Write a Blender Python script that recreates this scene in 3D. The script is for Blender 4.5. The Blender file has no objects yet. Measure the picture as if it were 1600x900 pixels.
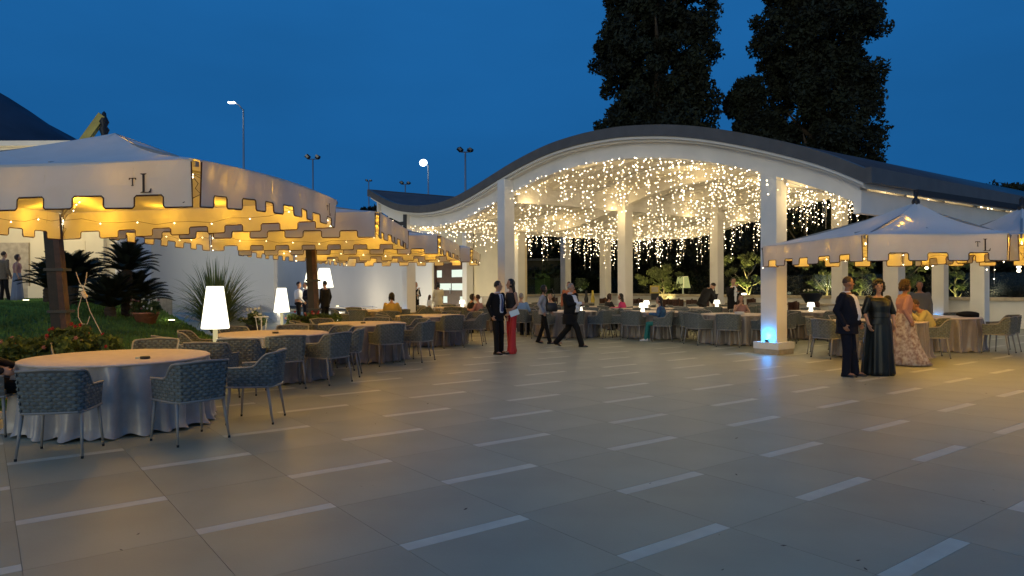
import bpy, math, random
import numpy as np
from mathutils import Vector, Matrix
random.seed(7); RNG = np.random.default_rng(7)
R = math.radians; PI = math.pi
scene = bpy.context.scene
COL = scene.collection

# ------------------------------------------------------------------ camera
EYE = 1.58
cam_d = bpy.data.cameras.new('camera'); cam = bpy.data.objects.new('camera', cam_d); COL.objects.link(cam)
cam_d.sensor_width = 36; cam_d.lens = 36 * 1107.7 / 1600
cam_d.clip_start = 0.05; cam_d.clip_end = 2000
cam.location = (0, 0, EYE)
cam.rotation_mode = 'XYZ'
cam.matrix_world = Matrix.Translation((0, 0, EYE)) @ Matrix.Rotation(R(90) - 0.005, 4, 'X') @ Matrix.Rotation(-0.0043, 4, 'Z')
scene.camera = cam

# ------------------------------------------------------------------ sky (dusk)
world = bpy.data.worlds.new("World"); scene.world = world; world.use_nodes = True
wn = world.node_tree; wn.nodes.clear()
tcw = wn.nodes.new('ShaderNodeTexCoord'); sep = wn.nodes.new('ShaderNodeSeparateXYZ'); wn.links.new(tcw.outputs['Generated'], sep.inputs[0])
def wmap(src, a, b, smooth=True):
    n = wn.nodes.new('ShaderNodeMapRange'); n.inputs[1].default_value = a; n.inputs[2].default_value = b
    if smooth: n.interpolation_type = 'SMOOTHSTEP'
    wn.links.new(src, n.inputs[0]); return n.outputs[0]
def wmix(f, a, b):
    n = wn.nodes.new('ShaderNodeMix'); n.data_type = 'RGBA'; wn.links.new(f, n.inputs[0])
    for i, c in ((6, a), (7, b)):
        if isinstance(c, tuple): n.inputs[i].default_value = (*c, 1)
        else: wn.links.new(c, n.inputs[i])
    return n.outputs[2]
# blue hour: paler at the horizon, deepest blue opposite the glow, smoothly lighter on the side where the sun went down
east = wmix(wmap(sep.outputs['Z'], 0.0, 0.55), (0.0088, 0.098, 0.290), (0.0120, 0.125, 0.370))
west = wmix(wmap(sep.outputs['Z'], 0.0, 0.75), (0.19, 0.27, 0.38), (0.028, 0.16, 0.46))
full = wmix(wmap(sep.outputs['Y'], 0.25, -0.85), east, west)
# thin veils of high cloud, hardly darker or lighter than the blue behind them
cn = wn.nodes.new('ShaderNodeTexNoise'); cn.inputs['Scale'].default_value = 2.2; cn.inputs['Detail'].default_value = 5; cmp_ = wn.nodes.new('ShaderNodeMapping'); cmp_.inputs['Scale'].default_value = (1, 1, 3.0)
wn.links.new(tcw.outputs['Generated'], cmp_.inputs[0]); wn.links.new(cmp_.outputs[0], cn.inputs['Vector'])
cr_ = wn.nodes.new('ShaderNodeMapRange'); cr_.inputs[1].default_value = .3; cr_.inputs[2].default_value = .7; cr_.inputs[3].default_value = .90; cr_.inputs[4].default_value = 1.08; wn.links.new(cn.outputs[0], cr_.inputs[0])
chs = wn.nodes.new('ShaderNodeHueSaturation'); wn.links.new(cr_.outputs[0], chs.inputs['Value']); wn.links.new(full, chs.inputs['Color']); full = chs.outputs[0]
bg = wn.nodes.new('ShaderNodeBackground'); bg.inputs['Strength'].default_value = 1.0
wo = wn.nodes.new('ShaderNodeOutputWorld')
wn.links.new(full, bg.inputs[0]); wn.links.new(bg.outputs[0], wo.inputs[0])

# the last warm glow of the set sun, low behind the camera
sd = bpy.data.lights.new('afterglow', 'SUN'); sd.energy = 0.70; sd.angle = R(30); sd.color = (1.0, 0.93, 0.66)
sun = bpy.data.objects.new('afterglow', sd); COL.objects.link(sun)
sun.rotation_euler = (R(83), 0, R(-24))

vs = scene.view_settings; vs.view_transform = 'Standard'; vs.look = 'None'; vs.exposure = 0; vs.gamma = 1
cy = scene.cycles
cy.use_denoising = True
try:
    cy.denoiser = 'OPENIMAGEDENOISE'; cy.denoising_input_passes = 'RGB_ALBEDO_NORMAL'
except Exception: pass
cy.sample_clamp_indirect = 3.0; cy.sample_clamp_direct = 0
cy.max_bounces = 5; cy.diffuse_bounces = 3; cy.glossy_bounces = 2; cy.transmission_bounces = 4; cy.transparent_max_bounces = 8
cy.caustics_reflective = False; cy.caustics_refractive = False

# ------------------------------------------------------------------ materials
def mat(name, col, rough=0.7, metal=0.0, var=0.0, scale=8.0, bump=0.0, bscale=40.0, spec=0.4, trans=0.0, emit=None, estr=0.0, obj_var=0.0, sheen=0.0, col2=None, detail=4.0):
    m = bpy.data.materials.new(name); m.use_nodes = True
    nt = m.node_tree; N = nt.nodes; L = nt.links
    b = N.get('Principled BSDF'); out = N.get('Material Output')
    b.inputs['Roughness'].default_value = rough; b.inputs['Metallic'].default_value = metal
    b.inputs['Specular IOR Level'].default_value = spec
    if sheen: b.inputs['Sheen Weight'].default_value = sheen
    c4 = (*col, 1)
    b.inputs['Base Color'].default_value = c4
    last = None
    if var or col2:
        tc = N.new('ShaderNodeTexCoord'); nz = N.new('ShaderNodeTexNoise'); nz.inputs['Scale'].default_value = scale; nz.inputs['Detail'].default_value = detail
        L.new(tc.outputs['Object'], nz.inputs['Vector'])
        mx = N.new('ShaderNodeMix'); mx.data_type = 'RGBA'
        rp = N.new('ShaderNodeMapRange'); rp.inputs[1].default_value = 0.35; rp.inputs[2].default_value = 0.65
        L.new(nz.outputs[0], rp.inputs[0]); L.new(rp.outputs[0], mx.inputs[0])
        a = [max(0, c * (1 - var)) for c in col]; d = col2 if col2 else [min(1, c * (1 + var)) for c in col]
        mx.inputs[6].default_value = (*a, 1); mx.inputs[7].default_value = (*d, 1)
        L.new(mx.outputs[2], b.inputs['Base Color']); last = mx.outputs[2]
    if obj_var:
        oi = N.new('ShaderNodeObjectInfo'); ge = N.new('ShaderNodeNewGeometry')
        ad = N.new('ShaderNodeMath'); ad.operation = 'ADD'; L.new(oi.outputs['Random'], ad.inputs[0]); L.new(ge.outputs['Random Per Island'], ad.inputs[1])
        fr = N.new('ShaderNodeMath'); fr.operation = 'FRACT'; L.new(ad.outputs[0], fr.inputs[0])
        mr = N.new('ShaderNodeMapRange'); mr.inputs[3].default_value = 1 - obj_var; mr.inputs[4].default_value = 1 + obj_var
        L.new(fr.outputs[0], mr.inputs[0])
        hv = N.new('ShaderNodeHueSaturation'); L.new(mr.outputs[0], hv.inputs['Value'])
        if last: L.new(last, hv.inputs['Color'])
        else: hv.inputs['Color'].default_value = c4
        L.new(hv.outputs[0], b.inputs['Base Color']); last = hv.outputs[0]
    if bump:
        tc = N.new('ShaderNodeTexCoord'); nz = N.new('ShaderNodeTexNoise'); nz.inputs['Scale'].default_value = bscale; nz.inputs['Detail'].default_value = 3
        L.new(tc.outputs['Object'], nz.inputs['Vector'])
        bp = N.new('ShaderNodeBump'); bp.inputs['Strength'].default_value = bump; bp.inputs['Distance'].default_value = 0.02
        L.new(nz.outputs[0], bp.inputs['Height']); L.new(bp.outputs[0], b.inputs['Normal'])
    if trans:
        t = N.new('ShaderNodeBsdfTranslucent'); ms = N.new('ShaderNodeMixShader'); ms.inputs[0].default_value = trans
        t.inputs[0].default_value = c4
        if last: L.new(last, t.inputs[0])
        L.new(b.outputs[0], ms.inputs[1]); L.new(t.outputs[0], ms.inputs[2]); L.new(ms.outputs[0], out.inputs[0])
    if emit:
        b.inputs['Emission Color'].default_value = (*emit, 1); b.inputs['Emission Strength'].default_value = estr
    return m

WARM = (1.0, 0.50, 0.028)
M = {}
M['tile'] = mat('porcelain_paving', (0.29, 0.298, 0.205), 0.46, var=0.10, scale=0.9, detail=9, obj_var=0.045, bump=0.05, bscale=60, spec=0.45)
M['strip'] = mat('pale_paving_strip', (0.50, 0.51, 0.39), 0.45, var=0.08, scale=4, obj_var=0.05, spec=0.4)
M['joint'] = mat('paving_joint', (0.22, 0.22, 0.16), 0.9)
M['soil'] = mat('dark_ground', (0.05, 0.05, 0.035), 0.95, var=0.3, scale=0.4)
M['lawn'] = mat('lawn_soil', (0.065, 0.125, 0.028), 0.95, var=0.35, scale=1.1)
M['grass'] = mat('grass_blades', (0.10, 0.20, 0.045), 0.8, var=0.3, scale=1.2, trans=0.25)
M['white'] = mat('white_plaster', (0.74, 0.72, 0.68), 0.75, var=0.04, scale=1.5, bump=0.06, bscale=50)
M['ceiling'] = mat('white_ceiling', (0.72, 0.69, 0.62), 0.85, var=0.05, scale=0.6)
M['wallwhite'] = mat('white_wall', (0.72, 0.71, 0.68), 0.85, var=0.06, scale=0.25, bump=0.1, bscale=25)
M['cream'] = mat('cream_render', (0.70, 0.62, 0.44), 0.8, var=0.05, scale=1)
M['stone'] = mat('beige_stone', (0.42, 0.36, 0.27), 0.75, var=0.15, scale=6, bump=0.2, bscale=30)
M['roof'] = mat('dark_metal_roof', (0.060, 0.055, 0.060), 0.45, var=0.15, scale=2, metal=0.2)
M['rim'] = mat('grey_roof_rim', (0.115, 0.11, 0.105), 0.55, var=0.1, scale=3, metal=0.2)
M['slate'] = mat('dark_slate_roof', (0.045, 0.05, 0.07), 0.8, var=0.3, scale=5, bump=0.4, bscale=12)
M['canvas'] = mat('white_canvas', (0.62, 0.60, 0.57), 0.85, var=0.03, scale=3, trans=0.13, bump=0.25, bscale=5)
M['roofcanvas'] = mat('white_roof_canvas', (0.62, 0.60, 0.57), 0.85, var=0.03, scale=3, trans=0.02, bump=0.25, bscale=4)
M['piping'] = mat('brown_piping', (0.055, 0.022, 0.014), 0.7)
M['ink'] = mat('dark_brown_print', (0.035, 0.022, 0.02), 0.7)
M['hill'] = mat('hazy_wooded_hill', (0.030, 0.045, 0.070), 0.95, var=0.3, scale=0.02)  # blue of distant haze put into the base colour
M['darkwood'] = mat('dark_stained_wood', (0.010, 0.007, 0.006), 0.6, var=0.35, scale=7, bump=0.2, bscale=30)
M['redwood'] = mat('reddish_wood', (0.050, 0.020, 0.012), 0.6, var=0.35, scale=7, bump=0.2, bscale=30)
M['black'] = mat('black_metal', (0.018, 0.018, 0.02), 0.5)
M['rope'] = mat('grey_woven_rope', (0.135, 0.155, 0.148), 0.85, var=0.2, scale=22, bump=0.4, bscale=160)
M['shellback'] = mat('rope_backing', (0.10, 0.10, 0.095), 0.95)
M['frame'] = mat('taupe_powder_coat', (0.26, 0.25, 0.23), 0.5, metal=0.1)
M['cushion'] = mat('grey_seat_cushion', (0.20, 0.195, 0.18), 0.9, bump=0.2, bscale=90)
M['foot'] = mat('black_rubber', (0.02, 0.02, 0.02), 0.8)
M['cloth'] = mat('shaded_taupe_satin', (0.185, 0.160, 0.145), 0.36, var=0.06, scale=14, bump=0.08, bscale=30, spec=0.5, sheen=0.3)  # shade around the tables put into this darker base colour
M['skylitcloth'] = mat('sky_lit_taupe_satin', (0.37, 0.335, 0.30), 0.34, var=0.06, scale=14, bump=0.08, bscale=30, spec=0.6, sheen=0.3)  # same satin with open sky light put into its colour
M['topcloth'] = mat('peach_linen_cloth', (0.60, 0.50, 0.42), 0.7, var=0.06, scale=9, bump=0.1, bscale=80)
M['metalgrey'] = mat('galvanised_steel', (0.30, 0.32, 0.34), 0.4, metal=0.6)
M['terracotta'] = mat('terracotta', (0.40, 0.16, 0.09), 0.8, var=0.15, scale=9, bump=0.2)
M['leafdark'] = mat('dark_foliage', (0.012, 0.017, 0.008), 0.8, var=0.45, scale=0.8, trans=0.15)
M['frond'] = mat('backlit_frond', (0.012, 0.018, 0.008), 0.7)  # backlit darkness of the cycads put into the base colour
M['leafmid'] = mat('mid_green_foliage', (0.065, 0.105, 0.030), 0.7, var=0.4, scale=1.5, trans=0.2)
M['flax'] = mat('flax_blades', (0.12, 0.17, 0.055), 0.6, var=0.3, scale=3, trans=0.2)
M['leafolive'] = mat('olive_foliage', (0.16, 0.19, 0.075), 0.7, var=0.35, scale=2.5, trans=0.25)
M['bark'] = mat('grey_brown_bark', (0.060, 0.046, 0.034), 0.9, var=0.3, scale=6, bump=0.6, bscale=14)
M['palebark'] = mat('pale_olive_bark', (0.30, 0.26, 0.17), 0.9, var=0.3, scale=6, bump=0.6, bscale=14)
M['petalred'] = mat('red_petals', (0.30, 0.02, 0.02), 0.7, trans=0.2)
M['petalpink'] = mat('pink_petals', (0.40, 0.17, 0.15), 0.7, trans=0.2)
M['petalwhite'] = mat('white_petals', (0.75, 0.72, 0.6), 0.7, trans=0.2)
M['skin'] = mat('skin', (0.42, 0.235, 0.155), 0.55, var=0.06, scale=9)
M['skindark'] = mat('tanned_skin', (0.30, 0.145, 0.085), 0.55, var=0.06, scale=9)
M['hairblack'] = mat('black_hair', (0.012, 0.010, 0.009), 0.5, var=0.3, scale=60, bump=0.5, bscale=90)
M['hairbrown'] = mat('dark_brown_hair', (0.040, 0.020, 0.012), 0.5, var=0.3, scale=60, bump=0.5, bscale=90)
M['hairgrey'] = mat('grey_hair', (0.25, 0.23, 0.21), 0.6, var=0.3, scale=60, bump=0.5, bscale=90)
M['suitblack'] = mat('black_suit_cloth', (0.010, 0.010, 0.011), 0.8, bump=0.15, bscale=18, spec=0.15)
M['suitnavy'] = mat('navy_suit_cloth', (0.009, 0.010, 0.018), 0.8, bump=0.15, bscale=18, spec=0.15)
M['shirt'] = mat('white_shirt_cotton', (0.72, 0.72, 0.74), 0.8, bump=0.1, bscale=20)
M['tieblue'] = mat('blue_tie_silk', (0.035, 0.055, 0.16), 0.4)
M['shoe'] = mat('black_leather', (0.012, 0.012, 0.012), 0.3)
M['red'] = mat('red_dress_cloth', (0.42, 0.012, 0.018), 0.55, bump=0.2, bscale=14)
M['lens_grey'] = mat('floodlight_glass', (0.10, 0.11, 0.12), 0.2)
M['glass'] = mat('smoked_glass', (0.03, 0.035, 0.03), 0.08, spec=0.5)
def emis(name, col, s, sample=True):
    m = bpy.data.materials.new(name); m.use_nodes = True; nt = m.node_tree
    nt.nodes.clear(); e = nt.nodes.new('ShaderNodeEmission'); o = nt.nodes.new('ShaderNodeOutputMaterial')
    e.inputs[0].default_value = (*col, 1); e.inputs[1].default_value = s; nt.links.new(e.outputs[0], o.inputs[0])
    if not sample:
        try: m.cycles.emission_sampling = 'NONE'
        except Exception: pass
    return m
M['bulb'] = emis('warm_bulb', (1.0, 0.82, 0.54), 15.0, False)
M['bulbdim'] = emis('dim_warm_bulb', (1.0, 0.72, 0.36), 4.0, False)
M['shade'] = emis('lit_white_shade', (1.0, 0.94, 0.72), 2.6)
M['shadestem'] = emis('lit_translucent_stem', (1.0, 0.86, 0.45), 0.55)
M['shadeyellow'] = emis('dim_yellow_shade', (1.0, 0.86, 0.34), 0.8)
M['minishade'] = emis('lit_table_lamp_shade', (1.0, 0.93, 0.72), 3.2)
M['panelight'] = emis('lit_door_pane', (0.88, 1.0, 0.84), 1.0)
M['ledcold'] = emis('cold_street_light', (0.85, 0.95, 1.0), 9.0)
M['uplamp'] = emis('uplight_lens', (1.0, 0.85, 0.45), 8.0, False)
M['bluelamp'] = emis('blue_uplight_lens', (0.15, 0.75, 1.0), 8.0, False)
M['ceilinglamp'] = emis('lit_downlight', (1.0, 0.85, 0.6), 6.0, False)
# clear windbreak glass: mostly see-through
g = bpy.data.materials.new('clear_windbreak_glass'); g.use_nodes = True; nt = g.node_tree; nt.nodes.clear()
o_ = nt.nodes.new('ShaderNodeOutputMaterial'); t_ = nt.nodes.new('ShaderNodeBsdfTransparent'); t_.inputs[0].default_value = (0.72, 0.78, 0.74, 1)
gl = nt.nodes.new('ShaderNodeBsdfGlossy'); gl.inputs['Roughness'].default_value = 0.08; gl.inputs[0].default_value = (0.8, 0.85, 0.8, 1)
mx_ = nt.nodes.new('ShaderNodeMixShader'); mx_.inputs[0].default_value = 0.035
nt.links.new(t_.outputs[0], mx_.inputs[1]); nt.links.new(gl.outputs[0], mx_.inputs[2]); nt.links.new(mx_.outputs[0], o_.inputs[0])
M['clearglass'] = g

# ------------------------------------------------------------------ mesh helpers
class MB:
    def __init__(s): s.v = []; s.f = []; s.m = []
    def add(s, vs_, fs, mi=0):
        b = len(s.v); s.v.extend([tuple(p) for p in vs_]); s.f.extend([tuple(i + b for i in f) for f in fs]); s.m.extend([mi] * len(fs)); return s
    def box(s, c, size, rz=0.0, mi=0, taper=1.0, ax=None):
        x, y, z = [q / 2 for q in size]; cz, sz = math.cos(rz), math.sin(rz); P = []
        for dz in (-1, 1):
            k = taper if dz > 0 else 1.0
            for dx, dy in ((-1, -1), (1, -1), (1, 1), (-1, 1)):
                a, b = dx * x * k, dy * y * k
                P.append((c[0] + a * cz - b * sz, c[1] + a * sz + b * cz, c[2] + dz * z))
        return s.add(P, [(0, 3, 2, 1), (4, 5, 6, 7), (0, 1, 5, 4), (1, 2, 6, 5), (2, 3, 7, 6), (3, 0, 4, 7)], mi)
    def beam(s, p0, p1, w, h, mi=0, w1=None, h1=None, up=(0, 0, 1)):
        p0, p1 = Vector(p0), Vector(p1); d = (p1 - p0).normalized(); upv = Vector(up)
        if abs(d.dot(upv)) > 0.99: upv = Vector((0, 1, 0))
        sd_ = d.cross(upv).normalized(); u_ = sd_.cross(d).normalized(); P = []
        for p, ww, hh in ((p0, w, h), (p1, w1 or w, h1 or h)):
            for a, b in ((-1, -1), (1, -1), (1, 1), (-1, 1)): P.append(p + sd_ * a * ww / 2 + u_ * b * hh / 2)
        return s.add(P, [(0, 1, 2, 3), (7, 6, 5, 4), (0, 4, 5, 1), (1, 5, 6, 2), (2, 6, 7, 3), (3, 7, 4, 0)], mi)
    def tube(s, path, rad, n=8, mi=0, caps=True, closed=False, flat=None):
        path = [Vector(p) for p in path]; m = len(path)
        if not hasattr(rad, '__len__'): rad = [rad] * m
        prev = None; P = []
        for i in range(m):
            if closed: t = (path[(i + 1) % m] - path[i - 1])
            else: t = path[min(i + 1, m - 1)] - path[max(i - 1, 0)]
            t = t.normalized() if t.length > 1e-9 else Vector((0, 0, 1))
            if prev is None:
                a = Vector((0, 0, 1)) if abs(t.z) < 0.9 else Vector((1, 0, 0)); nx = t.cross(a).normalized()
            else:
                nx = prev - t * prev.dot(t); nx = nx.normalized() if nx.length > 1e-6 else prev
            prev = nx; ny = t.cross(nx)
            for k in range(n):
                an = 2 * PI * k / n; P.append(path[i] + (nx * math.cos(an) + ny * math.sin(an)) * rad[i])
        F = []
        for i in range(m if closed else m - 1):
            j = (i + 1) % m
            for k in range(n): F.append((i * n + k, i * n + (k + 1) % n, j * n + (k + 1) % n, j * n + k))
        if caps and not closed: F.append(tuple(range(n - 1, -1, -1))); F.append(tuple((m - 1) * n + k for k in range(n)))
        return s.add(P, F, mi)
    def cap(s, p0, p1, r0, r1, n=10, mi=0):      # tapered capsule
        p0, p1 = Vector(p0), Vector(p1); d = p1 - p0; L_ = d.length; d = d / L_ if L_ > 1e-6 else Vector((0, 0, 1))
        path = []; rad = []
        for a in (-80, -50, -20): path.append(p0 + d * r0 * math.sin(R(a))); rad.append(r0 * math.cos(R(a)))
        for a in (20, 50, 80): path.append(p1 + d * r1 * math.sin(R(a))); rad.append(r1 * math.cos(R(a)))
        return s.tube(path, rad, n, mi)
    def ell(s, c, r, rot=None, nu=12, nv=8, mi=0):
        P = []; c = Vector(c); F = []
        for j in range(nv + 1):
            th = PI * j / nv
            for i in range(nu):
                ph = 2 * PI * i / nu
                q = Vector((r[0] * math.sin(th) * math.cos(ph), r[1] * math.sin(th) * math.sin(ph), r[2] * math.cos(th)))
                if rot is not None: q = rot @ q
                P.append(c + q)
        for j in range(nv):
            for i in range(nu): F.append((j * nu + i, (j + 1) * nu + i, (j + 1) * nu + (i + 1) % nu, j * nu + (i + 1) % nu))
        return s.add(P, F, mi)
    def loft(s, rings, mi=0, caps=True):          # rings: lists of equally many points
        n = len(rings[0]); P = [p for r_ in rings for p in r_]; F = []
        for j in range(len(rings) - 1):
            for i in range(n): F.append((j * n + i, j * n + (i + 1) % n, (j + 1) * n + (i + 1) % n, (j + 1) * n + i))
        if caps: F.append(tuple(range(n - 1, -1, -1))); F.append(tuple((len(rings) - 1) * n + i for i in range(n)))
        return s.add(P, F, mi)
    def lathe(s, prof, c=(0, 0, 0), n=20, mi=0, caps=True):
        return s.loft([[(c[0] + r_ * math.cos(2 * PI * i / n), c[1] + r_ * math.sin(2 * PI * i / n), c[2] + z) for i in range(n)] for r_, z in prof], mi, caps)
    def octa(s, c, r, mi=0):
        x, y, z = c
        return s.add([(x + r, y, z), (x - r, y, z), (x, y + r, z), (x, y - r, z), (x, y, z + r), (x, y, z - r)],
                     [(0, 2, 4), (2, 1, 4), (1, 3, 4), (3, 0, 4), (2, 0, 5), (1, 2, 5), (3, 1, 5), (0, 3, 5)], mi)
    def prism(s, poly, fn, depth, mi=0):          # 2D polygon mapped by fn(a, b, w)
        n = len(poly); P = [fn(a, b, 0) for a, b in poly] + [fn(a, b, depth) for a, b in poly]
        F = [tuple(range(n)), tuple(range(2 * n - 1, n - 1, -1))] + [(i, i + n, (i + 1) % n + n, (i + 1) % n) for i in range(n)]
        return s.add(P, F, mi)
    def mesh(s, name, mats, smooth=False):
        me = bpy.data.meshes.new(name); me.from_pydata(s.v, [], s.f)
        for m_ in mats: me.materials.append(m_)
        if len(mats) > 1: me.polygons.foreach_set('material_index', s.m)
        if smooth: me.polygons.foreach_set('use_smooth', [True] * len(s.f))
        me.update(); return me
    def obj(s, name, mats, parent=None, smooth=False, loc=None, rz=0):
        if not isinstance(mats, (list, tuple)): mats = [mats]
        return link(name, s.mesh(name, mats, smooth), parent, loc, rz)
def link(name, me, parent=None, loc=None, rz=0):
    o = bpy.data.objects.new(name, me); COL.objects.link(o)
    if parent is not None: o.parent = parent
    if loc is not None: o.location = loc
    if rz: o.rotation_euler.z = rz
    return o
def tag(o, label, cat, group=None):
    o['label'] = label; o['category'] = cat
    if group: o['group'] = group
    return o
def thing(name, label, cat, loc=(0, 0, 0), rz=0, group=None):
    o = bpy.data.objects.new(name, None); COL.objects.link(o); o.location = loc; o.rotation_euler = (0, 0, rz)
    o.empty_display_size = 0.1
    return tag(o, label, cat, group)
def kids(o): return [c for c in bpy.data.objects if c.parent is o]
def dup(root, loc, rz=None, label=None, group=None, tree=None, scale=None):
    r_ = root.copy(); COL.objects.link(r_); r_.location = loc
    if rz is not None: r_.rotation_euler = (0, 0, rz)
    if scale: r_.scale = (scale,) * 3
    if label: r_['label'] = label
    if group: r_['group'] = group
    for ch, gs in tree:
        c = ch.copy(); COL.objects.link(c); c.parent = r_
        for g_ in gs:
            d = g_.copy(); COL.objects.link(d); d.parent = c
    return r_
def tree_of(o): return [(c, kids(c)) for c in kids(o)]
def light(name, kind, loc, energy, col=WARM, parent=None, size=0.1, rot=None, spot=None, blend=0.5):
    d = bpy.data.lights.new(name, kind); d.energy = energy; d.color = col
    if kind in ('POINT', 'SPOT'): d.shadow_soft_size = size
    if kind == 'AREA': d.size = size
    if kind == 'SPOT': d.spot_size = R(spot); d.spot_blend = blend
    o = bpy.data.objects.new(name, d); COL.objects.link(o); o.location = loc
    if parent: o.parent = parent
    if rot is not None: o.rotation_euler = rot
    return o
def aim(o, target):
    o.rotation_euler = (Vector(target) - o.location).to_track_quat('-Z', 'Y').to_euler()
def fastmesh(name, verts, nper, mats, parent=None):
    """numpy quads/tris: verts (n*nper,3) grouped per face"""
    n = len(verts) // nper; me = bpy.data.meshes.new(name)
    me.vertices.add(len(verts)); me.vertices.foreach_set('co', np.ascontiguousarray(verts, dtype=np.float32).ravel())
    me.loops.add(n * nper); me.loops.foreach_set('vertex_index', np.arange(n * nper, dtype=np.int32))
    me.polygons.add(n); me.polygons.foreach_set('loop_start', np.arange(0, n * nper, nper, dtype=np.int32))
    try: me.polygons.foreach_set('loop_total', np.full(n, nper, dtype=np.int32))
    except Exception: pass
    for m_ in mats: me.materials.append(m_)
    me.update(calc_edges=True); me.validate()
    return link(name, me, parent)

def at(px, D, z=0.0):                # a point D metres ahead, in the direction seen at column px of the photo
    return Vector(((px - 800) / 1107.7 * D, D, z))
# the paving, the pavilion and the long wall share one grid, turned 36.9 degrees
TH = 0.6432; U = Vector((math.cos(TH), math.sin(TH), 0)); V = Vector((-math.sin(TH), math.cos(TH), 0))
PO = Vector((6.04, 16.38, 0))        # pavilion origin: first column
def uv(u, v, z=0.0): return Vector((PO.x + U.x * u + V.x * v, PO.y + U.y * u + V.y * v, z))
# ================================================================== GROUND AND PAVING
GS = 500
gm = MB(); gm.add([(-GS, -60, -0.05), (GS, -60, -0.05), (GS, GS * 1.6, -0.05), (-GS, GS * 1.6, -0.05)], [(0, 1, 2, 3)])
ground = gm.obj('ground', M['soil']); ground['kind'] = 'structure'
def lawn_h(x, y):
    def sm(t): t = min(1, max(0, t)); return t * t * (3 - 2 * t)
    return 1.02 * sm((-x - 6.6) / 7.0) * sm((y - 8.5) / 9.0) * (1 - 0.85 * sm((y - 27) / 22.0))
paving = MB()
paving.add([(-9.5, -6, -0.006), (60, -6, -0.006), (60, 44, -0.006), (-9.5, 44, -0.006)], [(0, 1, 2, 3)])
plaza = paving.obj('plaza_paving', M['joint']); plaza['kind'] = 'structure'
TL_, TP, SW = 0.5849 * EYE, 1.2487 * EYE, 0.118
T0 = Vector((-1.471 * EYE, 1.1728 * EYE, 0)); ODD = 0.5847 * EYE
TW = (TP - SW) / 2
def tile_in(x, y):
    if y < -4 or y > 42: return False
    if x < lawn_edge(y): return False
    if x > 28 + 0.0 * y: return False
    if uv_of(x, y)[0] > 13.4: return False
    if uv_of(x, y)[1] > 19.6 and uv_of(x, y)[0] > 5.0: return False
    return abs(x) < 6 + y * 0.95
def uv_of(x, y):
    d = Vector((x - PO.x, y - PO.y, 0)); return d.dot(U), d.dot(V)
def lawn_edge(y):
    if y < 8.6: return -9.4
    if y < 17: return -5.75 - 0.02 * (y - 8.6)
    return -6.0 - (y - 17) * 0.9
J = 0.003
def boxmesh(name, w, l, m_):
    b = MB(); b.box((0, 0, -0.015), (w - J, l - J, 0.03)); return b.mesh(name, [m_])
tile_me = boxmesh('paving_tile', TL_, TW, M['tile']); strip_me = boxmesh('paving_strip', TL_, SW, M['strip'])
cells = []
for c in range(-60, 70):
    for m_ in range(-40, 60):
        base = (m_ // 2) * TP + (ODD if m_ % 2 else 0)
        if (m_ % 2) != (c % 2): continue
        for k, (off, ln, kind) in enumerate(((0, SW, 's'), (SW / 2 + TW / 2, TW, 't'), (SW / 2 + TW * 1.5, TW, 't'))):
            p = T0 + U * ((c + 0.5) * TL_) + V * (base + off)
            if tile_in(p.x, p.y) and p.y > -2: cells.append((p.x, p.y, kind))
vis = [(p, q, k) for p, q, k in cells if q > 2.2 and abs(p) < q * 0.78 + 0.8]
vis.sort(key=lambda t: t[1])
near_t = set((p, q) for p, q, k in [t for t in vis if t[2] == 't'][:290])
near_s = set((p, q) for p, q, k in [t for t in vis if t[2] == 's'][:290])
rt, rs = MB(), MB()
for x, y, k in cells:
    if k == 't' and (x, y) in near_t: link('paving_tile', tile_me, plaza, (x, y, 0), TH)
    elif k == 's' and (x, y) in near_s: link('paving_strip', strip_me, plaza, (x, y, 0), TH)
    elif k == 't': rt.box((x, y, -0.015), (TL_ - J, TW - J, 0.03), TH)
    else: rs.box((x, y, -0.015), (TL_ - J, SW - J, 0.03), TH)
o = rt.obj('paving_tile_field', M['tile'], plaza); o['kind'] = 'stuff'
o = rs.obj('paving_strip_field', M['strip'], plaza); o['kind'] = 'stuff'

# lawn
lm = MB(); nx_, ny_ = 60, 90; X0, X1, Y0, Y1 = -46, -5.6, 8.6, 70
P_ = []; F_ = []
def lawn_pt(i, j):
    y = Y0 + (Y1 - Y0) * (j / ny_) ** 1.5; xe = lawn_edge(y) if y < 17 else max(lawn_edge(y), -6.0 - (y - 17) * 0.9)
    x = xe + (X0 - xe) * (i / nx_) ** 1.3
    return x, y, lawn_h(x, y) + 0.03
for j in range(ny_ + 1):
    for i in range(nx_ + 1): P_.append(lawn_pt(i, j))
for j in range(ny_):
    for i in range(nx_): F_.append((j * (nx_ + 1) + i, (j + 1) * (nx_ + 1) + i, (j + 1) * (nx_ + 1) + i + 1, j * (nx_ + 1) + i + 1))
lm.add(P_, F_); lawn = lm.obj('lawn', M['lawn'], smooth=True); lawn['kind'] = 'structure'
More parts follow.
